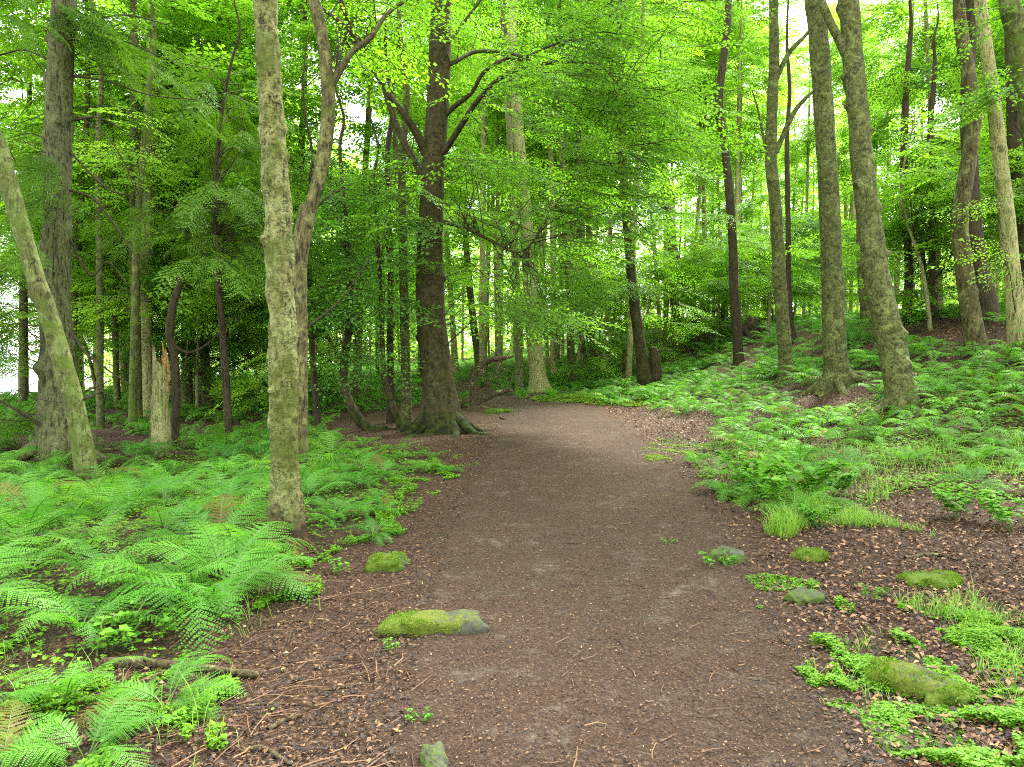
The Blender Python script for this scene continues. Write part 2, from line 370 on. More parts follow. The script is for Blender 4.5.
def make_spray(rg, kind):
    Q, mi = [], []
    if kind == 'broad':       # beech-like flat fan
        L = 1.0; nodes = 9; ax = []
        for k in range(nodes + 1):
            t = k / nodes; ax.append(np.array([L * t, .05 * math.sin(t * 5 + rg.uniform(0, 2)), -.16 * t * t]))
        for k in range(nodes): q = stick_quads(ax[k], ax[k + 1], .007 * (1 - k / nodes) + .0016, .007 * (1 - (k + 1) / nodes) + .0016); Q.append(q); mi += [1] * 3
        P, D, Nn, Ls = [], [], [], []
        for k in range(1, nodes + 1):
            s = 1 if k % 2 else -1; sl = .42 * (1 - .75 * k / nodes) + .06; ang = R(rg.uniform(38, 58)) * s
            d = np.array([math.cos(ang), math.sin(ang), rg.uniform(-.25, .02)]); m = max(2, int(sl / .058)); st = ax[k]
            Q.append(stick_quads(st, st + d * sl, .003, .001)); mi += [1] * 3
            for j in range(m + 1):
                f = (j + .4) / (m + .4); ls = 1 if j % 2 else -1; a2 = ang + R(48) * ls * (0 if j == m else 1)
                P.append(st + d * sl * f); D.append([math.cos(a2), math.sin(a2), rg.uniform(-.35, .1)])
                Nn.append([rg.normal(0, .28), rg.normal(0, .28), 1]); Ls.append(rg.uniform(.06, .095))
            P.append(st); D.append([math.cos(-ang * .8), math.sin(-ang * .8), -.15]); Nn.append([rg.normal(0, .25), rg.normal(0, .25), 1]); Ls.append(rg.uniform(.06, .09))
        Ls = np.array(Ls); lq = leaf_quads(np.array(P), np.array(D), np.array(Nn), Ls, Ls * .62)
    elif kind == 'droop':     # birch / larch like hanging sprays, loose leaves
        P, D, Nn, Ls = [], [], [], []
        for s in range(6):
            st = np.array([rg.uniform(0, .5), rg.uniform(-.15, .15), 0]); d = np.array([rg.uniform(.3, 1), rg.uniform(-.6, .6), rg.uniform(-.9, -.2)]); d /= np.linalg.norm(d); sl = rg.uniform(.4, .8)
            Q.append(stick_quads(st, st + d * sl, .003, .001)); mi += [1] * 3
            for j in range(13):
                P.append(st + d * sl * (j + .3) / 13 + rg.normal(0, .02, 3)); D.append(rg.normal(0, 1, 3) + d * .8 + [0, 0, -.3]); Nn.append(rg.normal(0, 1, 3) + [0, 0, .8]); Ls.append(rg.uniform(.045, .075))
        Ls = np.array(Ls); lq = leaf_quads(np.array(P), np.array(D), np.array(Nn), Ls, Ls * .7)
    else:                     # conifer: drooping feathery plate
        P, D, Nn, Ls = [], [], [], []
        nodes = 12
        for k in range(nodes): Q.append(stick_quads([k / nodes, 0, -.22 * (k / nodes) ** 1.6], [(k + 1) / nodes, 0, -.22 * ((k + 1) / nodes) ** 1.6], .007 * (1 - k / nodes) + .001, .006 * (1 - k / nodes) + .001)); mi += [1] * 3
        for k in range(1, nodes + 1):
            t = k / nodes; st = np.array([t, 0, -.22 * t ** 1.6]); sl = .34 * math.sin(min(1, t * 1.1) * 2.5) ** .7 * (1 - .45 * t) + .06
            for s in (1, -1):
                ang = R(rg.uniform(48, 62)) * s; d = np.array([math.cos(ang), math.sin(ang), rg.uniform(-.35, -.1)])
                for j in range(6):
                    f = j / 6; pp = st + d * sl * f + [0, 0, -.06 * f * f]
                    for s2 in (1, -1):
                        a2 = ang + R(42) * s2; P.append(pp); D.append([math.cos(a2), math.sin(a2), rg.uniform(-.35, 0)]); Nn.append([rg.normal(0, .4), rg.normal(0, .4), 1]); Ls.append(rg.uniform(.06, .1))
        Ls = np.array(Ls); lq = leaf_quads(np.array(P), np.array(D), np.array(Nn), Ls, Ls * .22)
    Q = np.concatenate(Q); n = len(lq)
    return np.concatenate([Q, lq]), np.array([1] * len(Q) + [0] * n)
SPR = {k: [make_spray(np.random.default_rng(100 + i), k) for i in range(5)] for k in ('broad', 'droop', 'conifer')}

def bake_sprays(pos, yaw, pitch, roll, scl, kind, rg, leafscale=1.0):
    pos = np.asarray(pos, float); n = len(pos); k = rg.integers(0, 5, n); Vs, Ms, Rs = [], [], []
    cy, sy = np.cos(yaw), np.sin(yaw); cq, sq = np.cos(pitch), np.sin(pitch); cr, sr = np.cos(roll), np.sin(roll)
    X = np.stack([cy * cq, sy * cq, sq], -1); Y0 = np.stack([-sy, cy, 0 * cy], -1); Z0 = np.cross(X, Y0)
    Y = Y0 * cr[:, None] + Z0 * sr[:, None]; Z = -Y0 * sr[:, None] + Z0 * cr[:, None]
    Mx = np.stack([X, Y, Z], 1)
    for v in range(5):
        s = np.where(k == v)[0]
        if not len(s): continue
        P, mi = SPR[kind][v]
        if leafscale != 1.0:
            P = P.copy(); lf = mi == 0; b = P[lf][:, :1]; P[lf] = b + (P[lf] - b) * leafscale
        Q = np.einsum('qcd,nde->nqce', P, Mx[s]) * scl[s][:, None, None, None] + pos[s][:, None, None, :]
        Vs.append(Q.reshape(-1, 4, 3)); Ms.append(np.tile(mi, len(s)))
        base = rg.uniform(0, .55, len(s))[:, None]; Rs.append((base + rg.uniform(0, .45, (len(s), len(P)))).ravel())
    return np.concatenate(Vs), np.concatenate(Ms), np.concatenate(Rs)

def crown_sprays(rg, centre_fn, n, axis=None, droop=(-25, 5), scl=(.7, 1.2)):
    pos = centre_fn(rg, n); ax = np.zeros(3) if axis is None else np.asarray(axis)
    yaw = np.arctan2(pos[:, 1] - ax[1], pos[:, 0] - ax[0]) + rg.normal(0, .7, n)
    return pos, yaw, np.radians(rg.uniform(droop[0], droop[1], n)), rg.normal(0, .3, n), rg.uniform(scl[0], scl[1], n)

def ell(c, r, hollow=.3):
    def f(rg, n):
        d = rg.normal(0, 1, (n, 3)); d /= np.linalg.norm(d, axis=1)[:, None]
        t = rg.uniform(hollow, 1, n) ** (1 / 2.0)
        return np.array(c) + d * t[:, None] * np.array(r)
    return f
def clumped(c, r, nc, sub=.28, flat=.45):
    """points in nc clumps through the ellipsoid, so that light falls between them"""
    def f(rg, n):
        cc = ell(c, r, .15)(rg, nc); k = rg.integers(0, nc, n); w = rg.uniform(.6, 1.3, nc)
        return cc[k] + rg.normal(0, 1, (n, 3)) * np.array(r) * sub * w[k][:, None] * np.array([1, 1, flat])
    return f

def crown_mesh(name, specs, leaf, twig='twig', seed=0, branch_from=None, nbranch=0, reach=9):
    """specs: list of (fn, n, kind, leafscale, axis, droop, scl)"""
    rg = np.random.default_rng(seed); V, Mi, Rn = [], [], []
    for fn, n, kind, ls, axis, droop, scl in specs:
        pos, yaw, pit, rol, s = crown_sprays(rg, fn, n, axis, droop, scl)
        a, b, c = bake_sprays(pos, yaw, pit, rol, s, kind, rg, ls); V.append(a); Mi.append(b); Rn.append(c)
        if branch_from is not None and nbranch:
            for j in rg.choice(n, min(nbranch, n), replace=False):
                p = pos[j]; o = branch_from(p)
                if np.linalg.norm(o - p) > reach: continue
                mid = (o + p) / 2 + rg.normal(0, .12, 3) + [0, 0, .15]
                for (x, y, r0, r1) in ((o, mid, .011, .007), (mid, p, .007, .003)):
                    q = stick_quads(x, y, r0, r1); V.append(q); Mi.append(np.ones(3, int)); Rn.append(np.zeros(3))
    return mesh_quads(name, np.concatenate(V), [M[leaf], M[twig]], np.concatenate(Mi), np.concatenate(Rn))

# ------------------------------------------------------------------ ground
def grid_axis(lo, hi, flo, fhi, fine, grow=1.12):
    a = list(np.arange(flo, fhi + fine / 2, fine)); s = fine
    x = a[-1]
    while x < hi: s *= grow; x += s; a.append(x)
    s = fine; x = a[0]; b = []
    while x > lo: s *= grow; x -= s; b.append(x)
    return np.array(b[::-1] + a)
POLY = {
 'fern_left': [(-900, 452), (20, 452), (60, 462), (150, 462), (200, 440), (300, 436), (372, 446), (425, 452), (398, 478), (372, 500), (345, 520), (318, 545), (300, 590), (235, 612), (205, 640), (110, 652), (0, 660), (-900, 760)],
 'fern_mid': [(300, 472), (350, 458), (440, 452), (425, 480), (395, 505), (365, 535), (330, 552), (300, 545)],
 'fern_corner': [(-400, 700), (40, 690), (120, 722), (150, 780), (140, 900), (-400, 1200)],
 'fern_right': [(640, 396), (700, 380), (1024, 340), (1500, 320), (1500, 560), (1024, 508), (940, 488), (880, 500), (800, 515), (735, 498), (715, 470), (742, 455), (732, 430), (660, 410)],
 'fern_far': [(478, 392), (500, 372), (560, 366), (650, 366), (700, 372), (650, 396), (600, 399), (540, 401)],
 'cover_right': [(815, 650), (850, 625), (905, 640), (960, 630), (1100, 640), (1300, 800), (1100, 900), (920, 790), (885, 725), (830, 690)],
 'cover_patch': [(770, 580), (870, 572), (900, 590), (870, 612), (760, 606)],
 'cover_left': [(-300, 660), (0, 655), (190, 655), (240, 612), (330, 575), (345, 530), (400, 490), (420, 460), (440, 470), (400, 500), (350, 560), (330, 590), (255, 625), (215, 665), (130, 690), (170, 730), (215, 790), (200, 900), (-300, 1200)],
 'grass_right': [(785, 500), (880, 500), (885, 530), (800, 542)],
 'grass_edge': [(935, 610), (1100, 600), (1150, 700), (1000, 690)],
 'moss_mound': [(655, 440), (700, 436), (712, 452), (680, 466), (658, 458)],
 'moss_left': [(418, 462), (455, 458), (462, 468), (425, 478)],
 'strip_far': [(520, 399), (560, 394), (640, 393), (660, 401), (640, 408), (560, 402)],
}
def inpoly(px, py, poly):
    px = np.asarray(px); py = np.asarray(py); ins = np.zeros(px.shape, bool); n = len(poly)
    for i in range(n):
        x0, y0 = poly[i]; x1, y1 = poly[(i + 1) % n]
        if y0 == y1: continue
        c = ((y0 > py) != (y1 > py)) & (px < (x1 - x0) * (py - y0) / (y1 - y0) + x0); ins ^= c
    return ins
xs = grid_axis(-320, 320, -4.2, 5.2, .055, 1.07); ys = grid_axis(-60, 420, 1.6, 11, .055, 1.05)
GX, GY = np.meshgrid(xs, ys, indexing='ij'); GZ = height(GX, GY)
wv = np.stack([GX * 2.2, GY * 2.2, 0 * GX], -1); gpx, gpy = project(GX + .75 * fbm(wv, 4, 91), GY + 1.1 * fbm(wv, 4, 92), GZ); front = GY > .8
green = np.zeros(GX.shape)
for k, a in (('fern_left', .55), ('fern_corner', .6), ('fern_right', .5), ('fern_far', .7), ('cover_right', .55), ('cover_left', .5), ('cover_patch', .35), ('grass_right', .7), ('grass_edge', .7), ('moss_mound', .8), ('moss_left', .55), ('strip_far', .85)):
    green = np.maximum(green, a * (inpoly(gpx, gpy, POLY[k]) & front))
green = np.where(GY > 24, .5, green)
tt = path_t(GX, GY)
green = green * S((tt - .85) / .25)
wear = 1 - S((tt - .62) / .55)
me = mesh_grid('ground', np.stack([GX, GY, GZ], -1), [M['ground']], attrs={'wear': wear, 'green': green})
tag(link_mesh('ground', me), kind='structure')
# path: a sheet of its own that dips under the litter along its ragged edges
n, w = 900, 46
C = catmull(PATH, n); T = np.gradient(C[:, :2], axis=0); T /= np.linalg.norm(T, axis=1)[:, None]; Nn = np.stack([T[:, 1], -T[:, 0]], -1)
sx = np.linspace(-1, 1, w)
ew = 1 + .16 * fbm(np.stack([C[:, 1] * 1.3, C[:, 0], 0 * C[:, 0]], -1), 4, 31)[:, None] * np.abs(sx)[None] * 2
X = C[:, 0:1] + Nn[:, 0:1] * sx[None] * C[:, 2:3] / 2 * ew; Y = C[:, 1:2] + Nn[:, 1:2] * sx[None] * C[:, 2:3] / 2 * ew
Z = height(X, Y) + .012 - .03 * S((np.abs(sx)[None] - .82) / .18)
tt = np.abs(sx)[None] * np.ones((n, 1))
me = mesh_grid('path', np.stack([X, Y, Z], -1), [M['ground']], attrs={'wear': 1 - S((tt - .62) / .5), 'green': tt * 0})
tag(link_mesh('path', me), kind='structure')
# lake far below the trees
def water_mat():
    m, nt = newmat('lake'); g = nd(nt, 'ShaderNodeNewGeometry').outputs['Position']
    return finish(m, nt, (.10, .13, .14), .12, noise(nt, g, .6, 4), .3, .1, .5)
me = mesh_grid('lake', np.array([[(-400, 20, -4.6), (-400, 400, -4.6)], [(-34, 20, -4.6), (-34, 400, -4.6)]], float), [water_mat()], smooth=False)
tag(link_mesh('lake', me), kind='structure')

# ------------------------------------------------------------------ scatter helpers
def scatter(polys, n, rg, ymin=2.0, ymax=26, xr=(-9, 16), dens=None):
    """points on the ground inside the named areas"""
    out = []
    for _ in range(40):
        x = rg.uniform(xr[0], xr[1], n * 4); y = rg.uniform(ymin, ymax, n * 4)
        z = height(x, y); wv = np.stack([x * 2.2, y * 2.2, 0 * x], -1); px, py = project(x + .75 * fbm(wv, 4, 91), y + 1.1 * fbm(wv, 4, 92), z); ok = np.zeros(x.shape, bool)
        for k in polys: ok |= inpoly(px, py, POLY[k])
        if dens is not None: ok &= rg.random(x.shape) < dens(x, y, px, py)
        out.append(np.stack([x, y, z, px, py], -1)[ok])
        if sum(map(len, out)) >= n: break
    return np.concatenate(out)[:n]
def spread(pts, dmin):
    """thin points so that none stands closer than dmin(y) to another"""
    keep = []
    for p in pts:
        if all((p[0] - q[0]) ** 2 + (p[1] - q[1]) ** 2 > dmin(p) ** 2 for q in keep): keep.append(p)
    return keep

# ------------------------------------------------------------------ ferns
def frond(rg, L=.8, pairs=20, detail=2, arch=.9, rise=60):
    """one frond in its own plane: grows along +x, arches over; detail 2 = pinnules, 1 = plain pinnae"""
    pts = []; p = np.zeros(3); a = R(rise); seg = 16
    for k in range(seg + 1):
        pts.append(p.copy()); p = p + np.array([math.cos(a), 0, math.sin(a)]) * L / seg; a -= arch * 1.5 / seg * (1 + k / seg)
    pts = np.array(pts); Q, mi = [], []
    for k in range(0, seg, 2): Q.append(stick_quads(pts[k], pts[k + 2], .006 * (1 - k / seg) + .001, .006 * (1 - (k + 2) / seg) + .001))
    tq = np.concatenate(Q); P, D, Nn, Ls, Ws = [], [], [], [], []
    bent = rg.uniform(-.1, .1)
    for k in range(pairs):
        t = .2 + .8 * (k + .5) / pairs; f = t * seg; i = min(int(f), seg - 1); o = pts[i] + (pts[i + 1] - pts[i]) * (f - i); tang = pts[i + 1] - pts[i]; tang /= np.linalg.norm(tang)
        up = np.array([-tang[2], 0, tang[0]]); u = (t - .2) / .8
        pl = L * .30 * (min(1, (u + .12) * 2.6) ** .7) * (1 - u) ** .75 * rg.uniform(.86, 1.08) + .012
        for s in (1, -1):
            d = np.array([0, s, 0]) * .88 + tang * (.42 + .2 * u + rg.normal(0, .05)) - up * (.16 + bent * s + rg.normal(0, .06)); d /= np.linalg.norm(d)
            nn = up + np.array([rg.normal(0, .1), rg.normal(0, .1), 0])
            if detail == 2:
                m = max(3, int(pl / .0135)); droop = rg.uniform(.05, .2)
                for j in range(m):
                    v = (j + .4) / m; pp = o + d * pl * v - up * droop * pl * v * v
                    lw = .0128 * (1 - v) ** .6 * (pl / (L * .3)) ** .5 + .003
                    inn = np.cross(nn, d)
                    for s2 in (1, -1):
                        P.append(pp); D.append(inn * s2 * .9 + d * .5); Nn.append(nn); Ls.append(lw * rg.uniform(.65, 1.2)); Ws.append(.021 * (.6 + .4 * (1 - v)))
            else:
                P.append(o); D.append(d - up * .12); Nn.append(nn); Ls.append(pl); Ws.append(L * .8 / pairs * .55 + .003)
    lq = leaf_quads(np.array(P), np.array(D), np.array(Nn), np.array(Ls), np.array(Ws), .1)
    return np.concatenate([tq, lq]), np.array([1] * len(tq) + [0] * len(lq))
def rotz(Q, a):
    c, s = math.cos(a), math.sin(a); return Q @ np.array([[c, s, 0], [-s, c, 0], [0, 0, 1]])
def fern_data(rg, nf=8, L=.75, detail=2, pairs=20, lean=None, rise=(42, 76)):
    V, Mi, Rn = [], [], []
    for k in range(nf):
        q, mi = frond(rg, L * rg.uniform(.75, 1.15), pairs, detail, rg.uniform(.6, 1.15), rg.uniform(*rise))
        a = k * 2 * math.pi / nf + rg.uniform(-.35, .35)
        q = rotz(q, a); V.append(q); Mi.append(mi); Rn.append(np.clip(rg.uniform(0, .72) + rg.normal(0, .07, len(q)), 0, .96) if rg.random() > .05 else np.ones(len(q)))
    return np.concatenate(V), np.concatenate(Mi), np.concatenate(Rn)
def stem_mat():
    m, nt = newmat('fern_stem'); return finish(m, nt, (.06, .11, .02), .6)
M['stem'] = stem_mat()
def fern_mesh(name, mat, seed, **kw):
    V, Mi, Rn = fern_data(np.random.default_rng(seed), **kw); return mesh_quads(name, V, [M[mat], M['stem']], Mi, Rn)
FERN = {'big': [fern_mesh('fern', 'fern', 200 + i, nf=8 + i % 3, L=.80, pairs=22) for i in range(5)],
        'mid': [fern_mesh('fern', 'fern_cool', 300 + i, nf=7 + i % 3, L=.62, pairs=16) for i in range(4)],
        'low': [fern_mesh('fern', 'fern', 400 + i, nf=7, L=.62, pairs=15, detail=1) for i in range(4)]}
BLOCK = []   # (x, y, radius) kept clear of plants: trunks, stones
def place_fern(p, kind, scale, label, group, tilt=.12):
    me = FERN[kind][rng.integers(0, len(FERN[kind]))]
    o = link_mesh('fern', me, None, (p[0], p[1], p[2] - .01)); o.rotation_euler = (rng.normal(0, tilt), rng.normal(0, tilt), rng.uniform(0, 6.28)); o.scale = (scale, scale, scale * rng.uniform(.85, 1.1))
    return tag(o, label, 'fern', group)
# ------------------------------------------------------------------ near and middle trees
def line_of(g, path, H=None, lean=None):
    """[(px, py, width px[, depth shift])] -> local points and radii; runs on upward to height H"""
    P, r = [], []
    for p in path:
        Y = g.y + (p[3] if len(p) > 3 else 0); w = at(p[0], p[1], Y) - np.array(g); P.append(w); r.append(p[2] * .88 / 2 * Y / F)
    if H:
        d = P[-1] - P[-2]; d = d / np.linalg.norm(d); d = d * .5 + np.array([0, 0, .6]); d /= np.linalg.norm(d)
        z0 = P[-1][2]; n = 4
        for k in range(1, n + 1):
            P.append(P[-1] + d * max(.5, (H - z0) / n) + np.array([math.sin(k * 2.1 + P[0][0]) * .12, math.cos(k * 1.7) * .1, 0])); r.append(r[len(path) - 1] * (1 - .8 * k / n))
    return np.array(P), np.array(r)
TREES = {}
def tree(name, label, base, path, bark, H=None, limbs=(), crown=None, leaf='leaf_lime', flare=.8, lobes=5, flare_h=.3, amp=.05, freq=3, sides=32, knots=0, step=.06, cat='tree', group=None, seed=1, high=None, nb=10, dead=(), roots=0):
    g = ground_at(*base); root = empty(name, g, label, cat, group)
    P, r = line_of(g, path, H); P = np.vstack([[P[0][0], P[0][1], -.12], P]) if P[0][2] > -.05 else P
    if len(P) != len(r): r = np.concatenate([[r[0] * 1.02], r])
    v, q = tube(P, r, sides, step, amp, freq, flare, lobes, flare_h, seed, knots)
    link_mesh('trunk', mesh_vq('trunk', v, q, [M[bark]]), root)
    for i, lb in enumerate(limbs):
        Pl, rl = line_of(g, lb, None); v, q = tube(Pl, rl, 12, .06, .07, 5, 0, 5, .3, seed + 40 + i)
        link_mesh('limb', mesh_vq('limb', v, q, [M[bark]]), root)
    for i, lb in enumerate(dead):
        Pl, rl = line_of(g, lb, None); v, q = tube(Pl, rl, 6, .08, .1, 6, 0, 5, .3, seed + 80 + i)
        link_mesh('branch', mesh_vq('branch', v, q, [M['twig']]), root)
    specs = []
    for c in (crown or []):   # (px, py, dY, rpx, rpy, rdepth, n, kind, leafscale)
        w = at(c[0], c[1], g.y + c[2]) - np.array(g); k = (g.y + c[2]) / F
        specs.append((clumped(w, (c[3] * k, c[5], c[4] * k), max(3, c[6] // 7), .26, .35), c[6], c[7], c[8], (0, 0, 0), (-28, 5) if c[7] != 'conifer' else (-35, -8), (.6, 1.1)))
    if high:                  # (n sprays, radius, z0, z1, kind)
        n_, rad, z0, z1, kd = high; top = P[-1]
        cx, cy = float(np.interp((z0 + z1) / 2, P[:, 2], P[:, 0])), float(np.interp((z0 + z1) / 2, P[:, 2], P[:, 1]))
        specs.append((clumped((cx, cy, (z0 + z1) / 2), (rad, rad, (z1 - z0) / 2), max(6, n_ // 10), .2, .4), n_, kd, 1.25, (cx, cy, 0), (-20, 8), (.8, 1.4)))
    if specs:
        SK = np.vstack([catmull(P, 60)[3:]] + [catmull(line_of(g, lb)[0], 30) for lb in limbs])
        rb = np.random.default_rng(seed)
        def bf(p):
            d = SK - p + np.array([0, 0, .35]) + rb.normal(0, .45, SK.shape); return SK[(d ** 2).sum(1).argmin()]
        link_mesh('crown', crown_mesh('crown', specs, leaf, seed=seed, branch_from=bf, nbranch=nb, reach=1.8), root)
    if roots:
        rr_ = np.random.default_rng(seed + 300); r0 = float(r[1])
        for k in range(roots):
            an = k * 6.283 / roots + rr_.uniform(-.4, .4); l = r0 * rr_.uniform(2.2, 3.6); Pr, rad = [], []
            for t in (.12, .3, .5, .75, 1.0):
                x = P[1][0] + math.cos(an + .3 * t) * l * t; y = P[1][1] + math.sin(an + .3 * t) * l * t
                Pr.append((x, y, float(height(g.x + x, g.y + y)) - g.z + max(0, r0 * 1.5 * (.62 - t)) + r0 * (.14 - .4 * t * t))); rad.append(r0 * (.42 - .28 * t))
            v, q = tube(Pr, rad, 10, .03, .1, 9, seed=seed + k); link_mesh('root', mesh_vq('root', v, q, [M[bark]]), root)
    BLOCK.append((g.x, g.y, max(r[:2]) * 1.5)); TREES[name + str(seed)] = (root, g)
    return root, g

tree('birch_tree', 'pale flaky barked birch with yellow lichen beside the path edge, its foot orange and mossy', (285, 550),
     [(287, 551, 41.8), (286, 500, 35.1), (284, 430, 32.3), (283, 350, 31.3), (281, 280, 30.4), (277, 200, 28.5), (272, 120, 27.5), (268, 50, 25.6), (265, -10, 23.8)], 'birch', 11,
     flare=.55, flare_h=.16, lobes=4, amp=.17, freq=11, sides=72, step=.018, knots=18, high=(70, 2.2, 7.5, 12, 'broad'), leaf='leaf_lime', seed=3, roots=6)
tree('birch_tree', 'dark reddish branching tree standing tight behind the flaky birch, forking high up', (306, 468),
     [(299, 470, 20.4), (300, 400, 17.0), (300.5, 330, 16.1), (300, 270, 15.3), (308, 220, 15.3), (321, 170, 15.3), (328, 120, 15.3), (327, 75, 14.4), (321, 30, 13.6), (312, -15, 12.8)], 'brown_bark', 11,
     limbs=[[(327, 92, 9), (338, 74, 8), (352, 52, 7), (370, 38, 6), (386, 15, 5), (410, -3, 4)], [(303, 262, 9), (297, 250, 9), (299, 225, 8, .1), (303, 205, 6, .2)]],
     flare=.5, amp=.08, freq=6, sides=32, step=.04, knots=6, high=(70, 2.3, 7, 12, 'broad'), seed=4,
     crown=[(370, 20, .5, 50, 30, .8, 22, 'broad', 1)], dead=[[(309, 215, 3), (330, 195, 2), (345, 188, 1)], [(304, 330, 3), (340, 300, 2), (372, 255, 1), (390, 225, 1)]])
tree('beech_tree', 'massive dark beech with flared mossy roots where the path narrows', (440, 431),
     [(441, 433, 44.6), (440, 405, 39.3), (437, 370, 35.7), (431, 320, 33.1), (430, 270, 30.4), (431, 220, 27.6), (434, 160, 25.9), (438, 100, 24.1), (440, 50, 24.1), (442, -10, 22.3)], 'beech', 16,
     limbs=[[(428, 160, 10), (420, 140, 9, -.2), (407, 118, 8, -.4), (390, 96, 7, -.5), (372, 66, 6.5, -.6), (355, 40, 6, -.8), (345, 12, 5.5, -1), (335, -20, 5, -1.1)],
            [(424, 178, 9), (414, 160, 8, .2), (400, 134, 7, .3), (388, 100, 7, .3), (375, 60, 6, .4), (350, 30, 5, .4), (310, 0, 4, .5)],
            [(440, 158, 8), (452, 140, 7, -.3), (462, 124, 6.5, -.5), (478, 100, 6, -.8), (500, 78, 5, -1), (530, 66, 4.5, -1.2), (570, 62, 3.5, -1.4), (600, 66, 2.5, -1.5), (622, 90, 2, -1.6)],
            [(442, 118, 7), (455, 106, 6, -.2), (472, 92, 5, -.5), (484, 72, 4.5, -.7), (508, 58, 4, -.8), (520, 60, 3, -.9), (545, 48, 3, -1), (570, 40, 2.6, -1.2), (586, 45, 2.2, -1.2), (600, 62, 2, -1.4)],
            [(446, 66, 6), (458, 60, 5), (475, 52, 4, .3), (505, 52, 3.5, .4), (530, 60, 3, .6)],
            [(445, 222, 5), (465, 228, 4, -.5), (490, 240, 3.2, -.9), (520, 252, 2, -1.2), (545, 226, 1.5, -1.4)],
            [(445, 48, 4), (458, 30, 3.5), (470, 14, 3), (485, -5, 2)]],
     crown=[(600, 60, -1.5, 100, 80, 2.2, 200, 'broad', 1), (620, 150, -1, 60, 80, 1.8, 110, 'broad', 1), (530, 130, -.5, 60, 70, 1.8, 70, 'broad', 1), (500, 20, 1.5, 90, 50, 2, 80, 'broad', 1),
            (390, 30, .5, 70, 50, 2, 60, 'broad', 1), (660, 10, -1, 60, 50, 2, 60, 'broad', 1), (500, 280, -.8, 40, 50, 1.2, 40, 'broad', 1), (540, 320, 0, 40, 40, 1.2, 30, 'broad', 1), (475, 200, -.5, 40, 60, 1.4, 50, 'broad', 1), (395, 200, -.4, 34, 60, 1.2, 44, 'broad', 1), (560, 230, -.6, 50, 50, 1.4, 60, 'broad', 1)],
     leaf='leaf_beech', flare=.85, lobes=6, flare_h=.3, amp=.035, freq=2.2, sides=72, step=.04, knots=9, high=(140, 4.5, 8.5, 17, 'broad'), seed=5, nb=22)
tree('spruce_tree', 'thick scaly barked conifer with a wide dark foot behind the leaning mossy trunk', (58, 456),
     [(63, 458, 52), (61, 430, 48), (60, 400, 43), (58, 350, 36), (55, 300, 31), (57, 230, 29), (58, 150, 28), (60, 80, 27), (63, 20, 25), (65, -15, 24)], 'spruce', 17, flare=.35, lobes=5, flare_h=.45, amp=.045, freq=5, sides=48, step=.04, knots=26,
     crown=[(40, 5, -.5, 60, 22, 1.2, 44, 'conifer', 1), (130, 70, .5, 60, 60, 1.5, 12, 'conifer', 1), (10, 210, 0, 50, 110, 1.2, 46, 'conifer', 1), (20, 330, .2, 40, 60, 1, 34, 'conifer', 1), (15, 405, .3, 35, 20, 1, 16, 'conifer', 1)],
     dead=[[(70, 190, 3), (95, 200, 2.5), (118, 230, 2), (140, 262, 1)], [(72, 120, 3), (100, 118, 2), (130, 135, 1.5), (160, 160, 1)], [(70, 75, 3), (110, 82, 2), (150, 95, 1.5), (200, 100, 1)], [(68, 235, 3), (90, 275, 3), (108, 262, 2), (128, 285, 1)], [(70, 330, 4, -.3), (85, 352, 3, -.3), (105, 368, 2, -.4), (130, 385, 1.5, -.4)], [(68, 30, 3), (120, 15, 2), (170, 25, 1)], [(50, 60, 3), (25, 50, 2), (0, 55, 2)], [(68, 150, 2.5), (110, 190, 2), (150, 195, 1)], [(40, 425, 5, -.3), (20, 412, 4, -.5), (-5, 398, 3, -.6)], [(66, 60, 2), (115, 40, 1.6), (170, 60, 1), (215, 70, 1)], [(68, 110, 2), (110, 140, 1.5), (135, 190, 1.2), (150, 250, 1)]],
     high=(150, 2.6, 8.5, 18, 'conifer'), leaf='needle', seed=6, roots=6, nb=24)
tree('leaning_tree', 'green mossy trunk leaning steeply away, its foot buried in ferns', (88, 486),
     [(89, 490, 23.5), (85, 460, 22.6), (80, 430, 21.8), (72, 395, 20.9, 0), (62, 360, 20.9), (50, 320, 20.0), (36, 280, 19.1), (25, 240, 18.3), (12, 195, 18.3), (0, 150, 17.4), (-25, 90, 18.3)], 'mossy', 10, flare=.25, amp=.07, freq=7, sides=48, step=.03, knots=10,
     dead=[[(78, 398, 2.4), (60, 402, 1.5), (35, 398, 1)], [(84, 392, 2.4), (100, 385, 1.5), (112, 380, 1)], [(82, 400, 2.5), (95, 395, 1.5), (104, 388, 1)]], seed=7)
